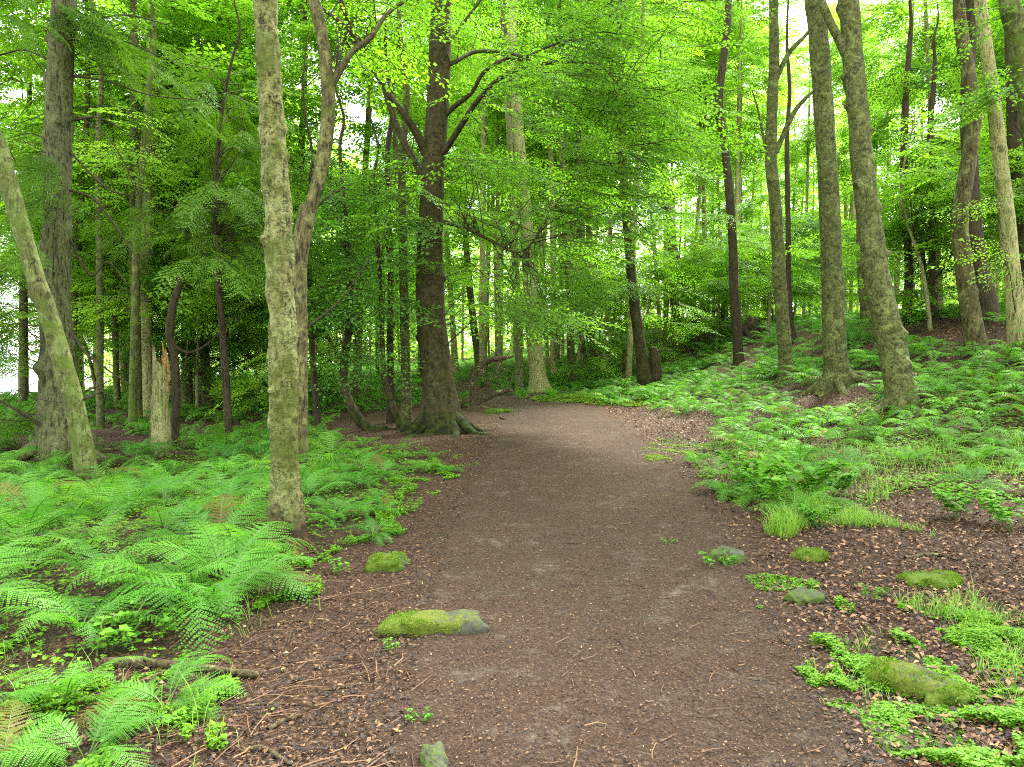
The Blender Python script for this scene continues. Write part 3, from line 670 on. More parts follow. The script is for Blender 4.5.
# snapped stump with a splintered orange top
def stump():
    g = ground_at(161, 455); root = empty('tree_stump', g, 'snapped trunk with splintered orange rotten top rising from the ferns', 'tree stump')
    P, r = line_of(g, [(161, 457, 22), (161, 430, 20), (160, 405, 19), (161, 380, 18), (161, 340, 17)]); v, q = tube(P, r, 40, .03, .09, 7, .3, 4, .15, 21, 5, cap=False)
    n = len(v) // 40; zt = v[:, 2].max(); th = np.tile(np.arange(40), n) * 2 * np.pi / 40; cut = zt - .75 * (.5 + .5 * np.sin(th - 2.2)) - .25 * (fbm(np.stack([th * 3, 0 * th, 0 * th], -1), 3, 2) + .3)
    v[:, 2] = np.minimum(v[:, 2], cut)
    link_mesh('trunk', mesh_vq('trunk', v, q, [M['grey_bark']]), root)
    parts = []; rg = np.random.default_rng(4)
    for k in range(16):
        a = rg.uniform(0, 6.28); rr = r[-1] * rg.uniform(.2, .85); x, y = P[-1][0] + rr * math.cos(a), P[-1][1] + rr * math.sin(a)
        z1 = zt - .75 * (.5 + .5 * math.sin(a - 2.2)) + rg.uniform(-.1, .14); parts.append(tube([(x, y, z1 - .7), (x + rg.normal(0, .01), y, z1 - .3), (x + rg.normal(0, .02), y, z1)], [.035, .03, .006], 6, .05, .15, 14, seed=k))
    v, q = join_data(parts); link_mesh('rotten_core', mesh_vq('rotten_core', v, q, [M['rot']]), root)
    BLOCK.append((g.x, g.y, .2))
stump()
tree('dead_tree', 'crooked dark dead trunk snapped off beside the splintered stump', (176, 452), [(175, 440, 9, .4), (176, 400, 9, .4), (175, 360, 9, .4), (170, 335, 9, .4), (172, 310, 9, .4), (179, 285, 8, .4), (181, 274, 6, .4)], 'dark_bark', None, flare=.2, amp=.12, freq=8, sides=16, seed=8,
     dead=[[(173, 345, 5, .4), (185, 352, 4, .5), (198, 350, 3, .6), (214, 338, 2, .8), (235, 315, 1.5, 1)], [(177, 380, 3, .4), (184, 370, 2, .3), (188, 340, 1, .2)]])
tree('young_spruce', 'slender dark stemmed young conifer with drooping feathery sprays', (229, 447),
     [(229, 448, 9), (227, 400, 8.5), (224, 350, 8), (220, 300, 7), (217, 250, 6), (215, 200, 5), (218, 150, 5), (224, 100, 4), (232, 60, 3)], 'dark_bark', 8.5, flare=.2, amp=.06, sides=14,
     crown=[(225, 110, 0, 34, 50, .8, 40, 'conifer', 1), (225, 185, 0, 55, 34, 1, 46, 'conifer', 1), (225, 250, -.2, 55, 22, 1, 34, 'conifer', 1), (190, 222, 0, 36, 12, 1, 20, 'conifer', 1), (255, 225, .4, 30, 20, .8, 16, 'conifer', 1)],
     dead=[[(218, 245, 2.5), (235, 240, 2), (252, 250, 1.4)], [(216, 215, 2.5), (190, 205, 2), (165, 210, 1)], [(217, 222, 2), (240, 226, 2), (262, 224, 1)]], leaf='needle', seed=9, nb=26, group=None)

# the cluster between the birch and the beech
tree('understory_tree', 'hooked mossy stem sweeping out from the beech foot before turning upright', (383, 430),
     [(386, 432, 13), (372, 430, 12.5), (359, 420, 12), (350, 404, 11), (345, 388, 10), (344, 365, 9), (347, 340, 8.5), (350, 315, 7.5), (349, 280, 6.5), (346, 220, 5), (340, 150, 4)], 'beech', 7.5, flare=0, amp=.06, sides=18, step=.05,
     crown=[(350, 290, -.3, 50, 40, 1, 50, 'broad', .85), (360, 350, -.4, 40, 22, .8, 26, 'broad', .85), (330, 240, 0, 40, 40, 1, 40, 'broad', .85), (345, 180, .2, 40, 40, 1, 26, 'broad', .85), (345, 320, -.6, 44, 44, 1, 46, 'broad', 1), (370, 240, -.3, 44, 44, 1, 46, 'broad', 1)], leaf='leaf_dark', seed=10)
tree('understory_tree', 'thin stem leaning against its darker neighbour near the beech foot', (398, 430),
     [(403, 432, 8), (396, 415, 8), (389, 395, 7.5), (384, 375, 7), (382, 340, 6), (381, 300, 5), (378, 240, 4), (374, 180, 3)], 'beech', 7, flare=.3, amp=.06, sides=14, crown=[(385, 250, -.5, 40, 34, .8, 44, 'broad', .85), (378, 190, 0, 34, 34, .8, 22, 'broad', .85)], leaf='leaf_dark', seed=11)
tree('understory_tree', 'dark straight stem half hidden by sprays, second out from the beech', (391, 423),
     [(391, 424, 10), (391, 390, 9), (390, 340, 8), (391, 280, 7.5), (389, 220, 7), (388, 150, 6)], 'dark_bark', 9, flare=.3, amp=.06, sides=14, crown=[(400, 320, -.3, 34, 40, .8, 30, 'broad', .85), (395, 230, 0, 34, 40, 1, 24, 'broad', .85)], leaf='leaf_dark', seed=12)
tree('understory_tree', 'smooth olive stem standing straight just beside the great beech', (406, 427),
     [(407, 428, 14), (406, 390, 11.5), (405, 340, 11), (404, 290, 10.5), (403, 230, 10), (402, 160, 9)], 'green_bark', 10, flare=.3, amp=.05, sides=18, seed=13)
tree('understory_tree', 'black thin stem alone in the ferns behind the birch', (318, 432), [(319, 434, 8), (316, 400, 7.5), (313, 360, 7), (311, 325, 6), (310, 270, 5), (308, 200, 4)], 'dark_bark', 8, flare=.2, sides=12,
     crown=[(320, 290, 0, 30, 30, .8, 30, 'broad', .85), (315, 180, .3, 34, 40, .8, 26, 'broad', .85)], leaf='leaf_dark', seed=14)

# right bank trees
tree('bank_tree', 'stout straight green-grey trunk with a spur-rooted foot, second widest on the bank', (838, 388),
     [(838, 390, 33), (836, 365, 27), (834, 330, 25), (832, 270, 23), (829, 200, 22), (825, 130, 21), (821, 70, 21), (817, 20, 21), (814, -15, 20)], 'green_bark', 15, flare=.75, lobes=5, flare_h=.22, amp=.06, freq=6, sides=56, step=.03, knots=8, roots=7, seed=15, high=(80, 2.6, 8.5, 15, 'broad'), leaf='leaf_lime')
tree('bank_tree', 'thickest trunk on the bank, lichen green, knobbly and leaning', (905, 405),
     [(904, 408, 34), (899, 385, 32), (893, 350, 30), (884, 310, 29), (876, 270, 27), (869, 220, 25), (862, 160, 24), (858, 110, 23), (853, 60, 22), (850, 15, 21), (848, -15, 20)], 'green_bark', 15, flare=.35, lobes=4, flare_h=.2, amp=.07, freq=6, sides=60, step=.03, knots=40,
     limbs=[[(853, 66, 12), (845, 52, 11), (838, 38, 10), (830, 22, 9), (823, 5, 8), (818, -12, 7)]], seed=16, roots=6, high=(80, 2.6, 8, 15, 'broad'), leaf='leaf_lime')
tree('bank_tree', 'slim tall green stem with a dead dark side branch forking off it', (786, 381),
     [(787, 383, 17), (785, 350, 15.5), (781, 300, 14.5), (778, 250, 14), (775, 200, 13), (771, 160, 13), (772, 110, 12), (774, 60, 11), (774, 10, 10), (774, -15, 10)], 'green_bark', 15, flare=.3, amp=.07, freq=6, sides=32, step=.04, knots=5, roots=5,
     limbs=[[(776, 152, 7), (782, 138, 6), (790, 120, 5.5), (797, 108, 5), (806, 98, 4), (814, 90, 2.5)], [(775, 82, 6), (782, 66, 5.5), (791, 50, 5), (803, 38, 4), (812, 28, 3)], [(769, 160, 4), (764, 140, 3), (758, 110, 2.2), (752, 90, 1.5)]], seed=17, high=(60, 2.2, 9, 15, 'broad'))
tree('bank_tree', 'very thin dark wavy trunk rising alone toward the patch of open sky', (738, 364),
     [(739, 366, 12), (737, 330, 11), (734, 290, 10.5), (733, 250, 10), (730, 200, 9.5), (724, 140, 9), (719, 105, 9), (722, 70, 8.5), (727, 30, 8), (729, -12, 7)], 'dark_bark', 16, flare=.3, amp=.05, sides=22, seed=18)
tree('bank_tree', 'reddish brown curving trunk with a sinuous bend, ahead of a black one', (975, 346),
     [(977, 348, 22), (973, 325, 20), (967, 290, 19), (962, 250, 18), (960, 220, 17), (964, 190, 16.5), (970, 150, 16), (974, 110, 15), (968, 70, 14), (961, 30, 13), (959, -12, 12)], 'brown_bark', 14, flare=.35, amp=.06, sides=32, knots=10, seed=19, high=(60, 2.2, 7.5, 13, 'broad'))
tree('bank_tree', 'pale yellow-green straight trunk at the top of the bank with leafy shoots', (1018, 346),
     [(1019, 348, 21), (1016, 310, 19), (1011, 260, 17), (1005, 200, 16), (998, 140, 15), (992, 90, 14), (984, 30, 13), (980, -12, 12)], 'pale_bark', 14, flare=.2, amp=.04, sides=28, knots=5, seed=20, leaf='leaf_lime', high=(60, 2.2, 7.5, 13, 'broad'),
     crown=[(1012, 230, -.4, 20, 70, .5, 14, 'broad', .8)])
tree('bank_tree', 'thick mossy trunk at the outermost top of the bank', (1072, 350),
     [(1074, 352, 30), (1062, 300, 27), (1050, 240, 25), (1040, 180, 23), (1030, 110, 22), (1018, 40, 21), (1008, -15, 20)], 'mossy', 14, flare=.3, amp=.05, sides=32, knots=8, seed=22, leaf='leaf_beech', crown=[(1020, 60, 0, 34, 60, .8, 30, 'broad', 1)], high=(50, 2.2, 7.5, 13, 'broad'))
tree('bank_tree', 'black shaded trunk just behind the reddish curving one', (990, 333), [(991, 336, 24, 1), (986, 300, 21, 1), (978, 260, 19, 1), (973, 220, 18, 1), (970, 170, 17, 1), (968, 100, 15, 1)], 'dark_bark', 13, flare=.35, sides=24, seed=23)
tree('bank_tree', 'black shaded trunk beyond the pale yellow-green one', (1026, 318), [(1028, 322, 20, 2), (1026, 280, 18, 2), (1021, 230, 16, 2), (1016, 180, 15, 2)], 'dark_bark', 12, flare=.35, sides=20, seed=24)
tree('bank_tree', 'short brown trunk half hidden between the two stoutest trunks', (866, 327), [(868, 330, 14, 2), (865, 300, 12.5, 2), (862, 260, 11, 2), (860, 200, 10, 2), (858, 120, 9, 2)], 'brown_bark', 14, flare=.5, sides=22, seed=25)
for i, (lab, pth, cr) in enumerate([
    ('dark sapling with a gentle curve behind the thickest bank trunk', [(906, 335, 12, 2), (907, 310, 11, 2), (909, 270, 9, 2), (906, 220, 8.5, 2), (904, 170, 8, 2), (905, 110, 7, 2), (910, 40, 5, 2)], [(905, 250, 1.5, 46, 26, 1.2, 46, 'broad', 1), (905, 150, 1.5, 46, 40, 1.2, 44, 'broad', 1), (915, 60, 1.5, 40, 40, 1, 26, 'broad', 1)]),
    ('dark twiggy sapling, straighter of the shaded pair, beside a leaning stick-thin stem', [(935, 330, 9, 2), (934, 300, 8, 2), (932, 260, 7.5, 2), (933, 200, 7, 2), (930, 140, 6, 2), (934, 80, 5, 2)], [(940, 230, 1.5, 46, 30, 1.2, 50, 'broad', 1), (945, 150, 1.8, 46, 40, 1.2, 40, 'broad', 1), (940, 290, 2, 34, 16, .8, 18, 'broad', 1)]),
    ('thinnest leaning stem between the two dark saplings', [(932, 328, 6, 2.5), (928, 290, 5, 2.5), (922, 250, 4, 2.5), (917, 215, 3, 2.5)], [(915, 200, 2.3, 30, 26, .8, 22, 'broad', 1)])]):
    tree('sapling', lab, (pth[0][0], pth[0][1]), pth, 'dark_bark', 8 - i, flare=.2, sides=12, crown=cr, leaf='leaf_beech', seed=30 + i, nb=14,
         dead=[[(909, 285, 3, 2), (890, 305, 2, 2.2), (880, 312, 1.5, 2.3)]] if i == 0 else [[(935, 280, 2.5, 2), (948, 262, 2, 2), (953, 250, 1.2, 2)], [(934, 296, 2.5, 2), (912, 310, 2, 2.2), (900, 318, 1, 2.2)]] if i == 1 else ())

# centre, beyond the path bend
tree('woodland_tree', 'broad pale trunk standing by the path bend, largest of the pale ones', (540, 391),
     [(540, 393, 23), (537, 370, 19), (534, 340, 17), (531, 310, 16), (529, 270, 15), (526, 220, 14), (521, 160, 13), (516, 100, 12), (512, 30, 11)], 'pale_bark', 18, flare=.5, amp=.05, sides=32, step=.08, seed=40, leaf='leaf_lime', crown=[(526, 215, -.6, 36, 60, 1.2, 60, 'broad', 1), (518, 110, -.4, 40, 60, 1.2, 46, 'broad', 1)], high=(110, 2.6, 11, 19, 'broad'))
tree('woodland_tree', 'slim green-grey trunk just along from the broad pale one', (573, 386), [(574, 388, 11), (571, 350, 9), (570, 300, 8.5), (566, 240, 8), (562, 160, 7.5), (560, 80, 7)], 'green_bark', 16, flare=.4, sides=18, seed=41, crown=[(565, 290, -.5, 34, 34, 1, 46, 'broad', 1), (565, 200, 0, 34, 34, 1, 30, 'broad', 1)], leaf='leaf_beech', high=(60, 2.2, 10, 16, 'broad'))
tree('woodland_tree', 'slightly leaning brown-green trunk before the tangle of dead branches', (595, 377), [(596, 380, 10), (592, 350, 9), (588, 320, 8.5), (584, 280, 8), (582, 230, 7), (578, 150, 6)], 'green_bark', 15, flare=.3, sides=18, seed=42, high=(50, 2.2, 9, 15, 'broad'))
tree('woodland_tree', 'thin rust-footed trunk beside the dead branches beyond the post', (585, 377), [(586, 380, 8, 1), (583, 350, 7, 1), (580, 310, 6.5, 1), (578, 250, 6, 1)], 'brown_bark', 14, flare=.3, sides=14, seed=43, high=(40, 2, 9, 14, 'broad'))
tree('leafy_tree', 'leaf-clad trunk with a charred hollow foot next to the wooden post', (646, 391),
     [(648, 393, 21), (644, 375, 16), (641, 350, 13), (635, 310, 12), (631, 270, 11), (627, 220, 10.5), (623, 170, 10), (622, 120, 9), (620, 60, 8)], 'beech', 12, flare=.5, lobes=4, amp=.09, freq=5, sides=30, step=.05, seed=44, leaf='leaf_beech', nb=14,
     limbs=[[(655, 386, 14, .1), (656, 372, 13, .1), (655, 358, 12, .1), (653, 348, 9, .1)]],
     crown=[(622, 290, -.6, 50, 30, 1, 80, 'broad', .9), (640, 225, -.6, 52, 40, 1.2, 90, 'broad', .9), (618, 150, -.3, 44, 44, 1.2, 60, 'broad', .9), (660, 320, .3, 28, 22, .8, 26, 'broad', .9), (590, 300, 0, 30, 24, .8, 30, 'broad', .9)],
     dead=[[(655, 352, 2), (664, 350, 2), (674, 352, 1)]])
tree('vee_tree', 'upright mossy stem of a close leaning pair on the far slope', (676, 354), [(677, 357, 13), (676, 330, 11), (674, 290, 10), (672, 250, 9), (668, 200, 8), (662, 140, 7)], 'mossy', 13, flare=.3, sides=18, seed=45, crown=[(676, 230, 0, 36, 36, 1.2, 44, 'broad', 1), (690, 150, 0, 36, 50, 1.2, 36, 'broad', 1)], leaf='leaf_lime')
tree('vee_tree', 'stem slanting away from the upright mossy one on the far slope', (701, 344), [(702, 347, 9), (696, 325, 8.5), (689, 300, 8), (682, 275, 7.5), (675, 250, 7), (664, 210, 6), (650, 180, 5)], 'green_bark', 8, flare=.2, sides=16, seed=46, crown=[(660, 190, 0, 30, 24, 1, 24, 'broad', 1)])
tree('sapling', 'twisted black twig-like sapling beside the wavy thin trunk', (719, 341), [(719, 343, 5), (721, 325, 4.5), (724, 305, 4.5), (725, 285, 3.5), (729, 262, 2)], 'dark_bark', None, flare=.2, sides=10, seed=47, dead=[[(724, 306, 2), (731, 296, 1.5), (737, 284, 1)], [(721, 322, 1.6), (716, 306, 1.2), (714, 290, 1)]])
tree('woodland_tree', 'thin trunk rising behind the tangled fallen branch at the path bend', (481, 372), [(480, 374, 9), (477, 350, 8.5), (473, 320, 8), (470, 290, 7.5), (466, 240, 7), (462, 160, 6)], 'green_bark', 14, flare=.3, sides=16, seed=48, high=(50, 2.2, 9, 14, 'broad'))
tree('woodland_tree', 'dark trunk behind the slim bank stem with a mossy bulging foot', (795, 348), [(797, 352, 16, 1), (792, 330, 7, 1), (789, 290, 6, 1), (788, 220, 5.5, 1), (787, 140, 5, 1)], 'dark_bark', 12, flare=.5, sides=16, seed=49)
tree('woodland_tree', 'slim mossy trunk left of the splintered stump, standing in tall undergrowth'.replace('left of', 'beyond'), (132, 432), [(133, 433, 10), (133, 390, 9), (135, 330, 8.5), (136, 260, 8), (140, 190, 7), (148, 100, 6)], 'mossy', 12, flare=.3, sides=16, seed=50, crown=[(140, 160, 0, 50, 60, 1.5, 50, 'broad', 1), (130, 300, .5, 36, 30, 1.2, 26, 'broad', 1)])
tree('woodland_tree', 'wide pale trunk seen behind the slim mossy one', (147, 418), [(147, 418, 19, 1), (146, 380, 17, 1), (145, 320, 16, 1), (146, 250, 15, 1), (148, 150, 14, 1)], 'pale_bark', 16, flare=.2, sides=22, seed=51, leaf='leaf_beech', high=(60, 3, 6, 14, 'broad'))
tree('woodland_tree', 'slender green trunk between the scaly conifer and the slim mossy one', (101, 428), [(101, 428, 9), (100, 380, 8), (100, 300, 7.5), (99, 220, 7), (98, 140, 6)], 'green_bark', 12, flare=.2, sides=14, seed=52, leaf='leaf_lime', crown=[(90, 170, 1, 50, 50, 1.5, 40, 'broad', 1)])
tree('woodland_tree', 'grey-green trunk behind the crooked dead one', (186, 412), [(187, 414, 13, .5), (187, 370, 12, .5), (187, 300, 11, .5), (190, 220, 10, .5), (194, 130, 9, .5)], 'green_bark', 15, flare=.3, sides=18, seed=53, leaf='leaf_lime', high=(60, 3, 5, 13, 'broad'))

# ------------------------------------------------------------------ woods behind: copies of a few kinds
def far_proto(kind, seed):
    rg = np.random.default_rng(seed); root = empty('woodland_tree', (0, 0, 0), 'x', 'tree')
    if kind == 'tall':
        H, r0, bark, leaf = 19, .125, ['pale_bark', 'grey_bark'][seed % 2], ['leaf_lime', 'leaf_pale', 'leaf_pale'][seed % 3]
        specs = [(clumped((0, 0, 14), (2.3, 2.3, 6.2), 36, .2, .35), 270, 'broad', 1.5, (0, 0, 0), (-30, 10), (.9, 1.5))]
    elif kind == 'bushy':
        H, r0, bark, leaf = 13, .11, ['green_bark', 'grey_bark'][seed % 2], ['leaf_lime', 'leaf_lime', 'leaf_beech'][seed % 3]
        specs = [(clumped((0, 0, 7.6), (2.6, 2.6, 5.6), 48, .15, .3), 380, 'broad', 1.35, (0, 0, 0), (-28, 8), (.8, 1.4))]
    elif kind == 'low':
        H, r0, bark, leaf = 5, .05, 'grey_bark', ['leaf_lime', 'leaf_beech'][seed % 2]
        specs = [(clumped((0, 0, 2.7), (1.7, 1.7, 2.1), 30, .2, .35), 240, 'broad', 1.2, (0, 0, 0), (-25, 10), (.6, 1.1))]
    else:
        H, r0, bark, leaf = 15, .14, 'spruce', 'needle'
        def cone(rg, n):
            z = rg.uniform(1.6, 14.5, n); lv = np.round(z / .55) * .55; a = rg.uniform(0, 6.28, n); rr = rg.uniform(.15, 1, n) ** .6 * (2.3 - lv * .14) * .75
            return np.stack([rr * np.cos(a), rr * np.sin(a), lv - rr * .18], -1)
        specs = [(cone, 300, 'conifer', 1.5, (0, 0, 0), (-35, -8), (.9, 1.5))]
    bx, by = rg.normal(0, .35, 2)
    v, q = tube([(0, 0, -.3), (0, 0, .1), (bx * .3, by * .3, H * .3), (bx, by, H * .65), (bx * .6, by * .6, H)], [r0 * 1.1, r0, r0 * .85, r0 * .6, .02], 12, .35, .06, 2, .5, 5, .3, seed)
    link_mesh('trunk', mesh_vq('trunk', v, q, [M[bark]]), root)
    link_mesh('crown', crown_mesh('crown', specs, leaf, seed=seed, branch_from=lambda p: np.array([bx * .6, by * .6, max(1, p[2] - 1)]), nbranch=26), root)
    return root
PROTO = {k: [far_proto(k, 60 + 10 * j + i) for i in range(3)] for j, k in enumerate(('tall', 'bushy', 'low', 'conifer'))}
USED = set()
placed = []
def put_tree(x, y, kind, label, group, s=1.0, name='woodland_tree'):
    src = PROTO[kind][rng.integers(0, 3)]
    if src.name in USED: o = copy_tree(src)
    else: o = src; USED.add(src.name)
    o.name = name; o.location = (x, y, float(height(x, y))); o.rotation_euler = (rng.normal(0, .02), rng.normal(0, .03), rng.uniform(0, 6.28)); o.scale = (s, s, s * rng.uniform(.9, 1.12))
    tag(o, label, 'tree', group); placed.append((x, y)); return o
def wood(n, ylo, yhi, alo, ahi, kinds, label, group, dmin, smin=.85, smax=1.2):
    c = 0
    for _ in range(n * 60):
        if c >= n: break
        y = math.sqrt(rng.uniform(ylo ** 2, yhi ** 2)); a = rng.uniform(alo, ahi); x = y * a
        if any((x - p[0]) ** 2 + (y - p[1]) ** 2 < dmin ** 2 for p in placed): continue
        if path_t(x, y)[0] < 1.5: continue
        if a < -.60 and y > 36: continue
        if .20 < a < .36 and y < 40 and kinds[0] != 'low': continue
        put_tree(x, y, kinds[rng.integers(0, len(kinds))], label, group, rng.uniform(smin, smax)); c += 1
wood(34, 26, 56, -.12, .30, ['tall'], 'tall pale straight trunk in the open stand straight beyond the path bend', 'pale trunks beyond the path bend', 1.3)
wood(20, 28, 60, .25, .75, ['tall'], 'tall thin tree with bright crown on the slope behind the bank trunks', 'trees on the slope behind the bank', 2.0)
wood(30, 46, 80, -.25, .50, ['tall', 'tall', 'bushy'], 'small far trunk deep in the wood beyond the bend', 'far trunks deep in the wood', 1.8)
wood(21, 17, 42, -.68, -.12, ['bushy'], 'leafy bright tree in the wood behind the birch and the scaly conifer', 'leafy trees behind the birch', 2.2)
wood(1, 22, 34, -.62, -.40, ['conifer'], 'dark feathery conifer in the wood behind the birch', 'conifers behind the birch', 2.4)
wood(14, 42, 75, -.60, -.2, ['tall'], 'distant thin tree seen between the trunks behind the birch', 'distant trees behind the birch', 2.5)
wood(8, 17, 28, .52, .76, ['low', 'low', 'bushy'], 'leafy low tree shading the top of the bank', 'leafy trees atop the bank', 1.8)
wood(20, 27, 48, -.05, .5, ['low'], 'low leafy bush-like tree among the pale trunks', 'low leafy trees among the pale trunks', 2.0)
wood(6, 18, 30, -.55, -.20, ['low'], 'low leafy bush-like tree in the shade behind the birch', 'low leafy trees behind the birch', 2.0)
for k in PROTO:
    for p in PROTO[k]:
        if p.name not in USED and p.get('label') == 'x':
            for ch in list(p.children): bpy.data.objects.remove(ch)
            bpy.data.objects.remove(p)
# the far wood that closes the view
def far_wood():
    rg = np.random.default_rng(77); n = 90000; V = []
    a = rg.uniform(-.9, 1.05, 420); yy = rg.uniform(82, 125, 420); xx = a * yy; zt = rg.uniform(14, 24, 420)
    ok = ~((a < -.56)); xx, yy, zt = xx[ok], yy[ok], zt[ok]; gz = height(xx, yy)
    k = rg.integers(0, len(xx), n); t = rg.random(n) ** 1.25
    pos = np.stack([xx[k] + rg.normal(0, 1.5, n), yy[k] + rg.normal(0, 1.5, n), gz[k] + .3 + t * zt[k]], -1)
    d = rg.normal(0, 1, (n, 3)); nn = rg.normal(0, 1, (n, 3)) + [0, 0, .5]; ls = rg.uniform(.35, .8, n)
    Q = leaf_quads(pos, d, nn, ls, ls * .7); S_ = [Q]; mi = [np.zeros(n, int)]
    for j in range(0, len(xx), 2):
        q = stick_quads((xx[j], yy[j], gz[j] - .5), (xx[j] + .3, yy[j], gz[j] + zt[j] * .8), .22, .08); S_.append(q); mi.append(np.ones(3, int))
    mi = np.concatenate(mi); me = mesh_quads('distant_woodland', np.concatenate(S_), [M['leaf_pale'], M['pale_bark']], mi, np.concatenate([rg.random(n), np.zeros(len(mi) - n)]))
    tag(link_mesh('distant_woodland', me), kind='stuff')
far_wood()
# ------------------------------------------------------------------ stones, logs, sticks, post, stump
def rock(base, size, mat, label, seed, rot=0, sink=.35, name='stone', group=None, lump=.3):
    g = ground_at(*base); n = 40; u = np.linspace(.001, math.pi - .001, n); v = np.linspace(0, 2 * math.pi, 64, endpoint=False)
    D = np.stack([np.sin(u)[:, None] * np.cos(v)[None], np.sin(u)[:, None] * np.sin(v)[None], np.cos(u)[:, None] * np.ones(64)[None]], -1)
    D = np.sign(D) * np.abs(D) ** .68
    P = D * np.array(size) * .5; k = 1 + lump * 2 * fbm(P / max(size) * 3.2, 3, seed)[..., None] + .05 * fbm(P / max(size) * 14, 3, seed + 3)[..., None]
    P = P * k; o = link_mesh(name, mesh_grid(name, P, [M[mat]], wrap=True), None, (g.x, g.y, g.z + size[2] * .5 * (1 - 2 * sink))); o.rotation_euler = (0, 0, rot)
    BLOCK.append((g.x, g.y, max(size) * .45))
    if mat != 'stone_grey':
        rg = np.random.default_rng(seed); m = int(9000 * size[0] * size[1] * 4); i = rg.integers(3, 21, m); j = rg.integers(0, 64, m); p = P[i, j] + rg.normal(0, .004, (m, 3)); dn = p / np.array(size) ** 2; dn /= np.linalg.norm(dn, axis=1)[:, None]
        w = fbm(p * 6, 3, seed + 9) + (.22 if mat == 'stone_green' else .02 - p[:, 0] / size[0] * .9); s = w > 0; p, dn = p[s], dn[s]; m = len(p); d = dn * .8 + rg.normal(0, .6, (m, 3)); L = rg.uniform(.006, .016, m)
        link_mesh('moss', mesh_quads('moss', leaf_quads(p, d, rg.normal(0, 1, (m, 3)), L, L * .45), [M['moss_tuft']], None, rg.random(m)), o)
    return tag(o, label, 'stone', group)
rock((437, 629), (.50, .22, .14), 'stone_moss', 'long low stone, yellow-green moss on one half, grey bare tip, set in the path edge', 1, R(8), .38)
rock((386, 568), (.26, .22, .14), 'stone_green', 'small round stone wholly covered in green moss near the birch foot', 2, 0, .4)
rock((436, 772), (.085, .18, .09), 'stone_grey', 'narrow upright grey stone with green side at the bottom of the view', 3, .3, .3)
rock((728, 561), (.24, .20, .13), 'stone_grey', 'smooth grey stone with a small green plant at its side', 4, .2, .32)
rock((803, 601), (.24, .16, .09), 'stone_grey', 'flat dark grey stone almost level with the litter amid thin grass', 5, .6, .35)
rock((930, 583), (.40, .30, .10), 'stone_green', 'rounded stone under moss and grass in the leaf litter', 6, .2, .42)
rock((905, 688), (.38, .22, .14), 'stone_moss', 'flat slab partly mossed, sunk among bright clover leaves', 7, -.5, .4)
rock((945, 700), (.22, .2, .14), 'stone_green', 'mossy lump of stone beside the slab sunk in clover', 8, .5, .4)
rock((810, 558), (.24, .2, .10), 'stone_green', 'tiny moss hummock stone in the brown litter below the grass tuft', 9, 0, .42)
rock((824, 470), (.35, .25, .14), 'stone_green', 'mossy stone hidden among the bank ferns', 11, .4, .4)
rock((499, 413), (.7, .4, .16), 'stone_green', 'low mossy hummock at the path edge beyond the beech roots', 12, .1, .40)

def stick(pts, r, label, mat='dead_wood', name='fallen_stick', cat='stick', forks=(), lift=.0, sides=10, group=None, parts=False):
    """pts: pixel points on the ground, optional third value = height above it"""
    P = []
    for p in pts:
        g = ground_at(p[0], p[1]); P.append((g.x, g.y, g.z + r * .7 + lift + (p[2] if len(p) > 2 else 0)))
    o0 = Vector(P[0]); P = np.array(P) - np.array(o0)
    v, q = tube(P, np.linspace(r, r * .55, len(P)), sides, max(.02, r), .16, 3 / max(r * 8, .1), seed=int(abs(P[-1][0]) * 1000)); pr = [(v, q)]
    for (i, dx, dy, dz, f) in forks:
        a = P[i]; b = a + np.array([dx, dy, dz]); m = (a + b) / 2 + np.array([0, 0, abs(dz) * .3 + .02]); pr.append(tube([a, m, b], [r * f, r * f * .7, r * f * .3], 6, .03, .15, 12, seed=i + 2))
    v, q = join_data(pr); o = link_mesh(name, mesh_vq(name, v, q, [M[mat]]), None, o0); return tag(o, label, cat, group)
stick([(103, 668), (145, 668), (190, 672), (232, 676), (258, 680)], .028, 'long dark decaying log lying between the ferns and the leaf litter', name='fallen_log', cat='log', forks=((1, .05, -.1, .06, .4),))
stick([(268, 734), (285, 722), (301, 719)], .012, 'short grey stick in the twig litter', forks=())
stick([(240, 755), (262, 752), (290, 768)], .012, 'pale bent stick at the very bottom of the litter')
stick([(228, 712), (270, 706), (318, 708)], .008, 'thin long twig lying across the brown litter')
stick([(318, 694), (345, 688), (372, 684)], .006, 'slim straight twig near the long mossy stone')
stick([(820, 594), (835, 606), (852, 617)], .008, 'forked bare twig lying by the clover patch', forks=((1, .06, .05, .01, .7),))
stick([(775, 636), (786, 645), (800, 650)], .007, 'small dark forked twig on the trodden path edge', forks=((1, -.05, .04, .01, .7),))
stick([(800, 742), (815, 735), (828, 728)], .006, 'thin twig on the path near the clover')
stick([(905, 560), (935, 556), (985, 568)], .016, 'brown dead branch in the litter beneath the bank ferns')
stick([(900, 490), (950, 488), (1024, 497), (1060, 500)], .035, 'long pale log lying under ferns along the bank', name='fallen_log', cat='log')
stick([(355, 470), (375, 462), (392, 450, .03)], .02, 'bare branch poking out of the ferns before the beech', forks=((1, .1, .2, .06, .6),))
stick([(90, 452), (120, 450), (150, 446)], .03, 'rotten pale branch in the dark gap behind the leaning trunk')
stick([(220, 446), (235, 443), (250, 444)], .03, 'short rotten limb beside the young conifer foot')
stick([(566, 356, .1), (585, 362, .3), (612, 368, .5), (630, 366, .7)], .05, 'dead grey bough propped across the tangle by the post', lift=.1, forks=((1, .6, .2, .6, .6), (2, -.8, 0, .5, .5), (2, .5, 0, .6, .5)), name='fallen_branch', cat='branch')
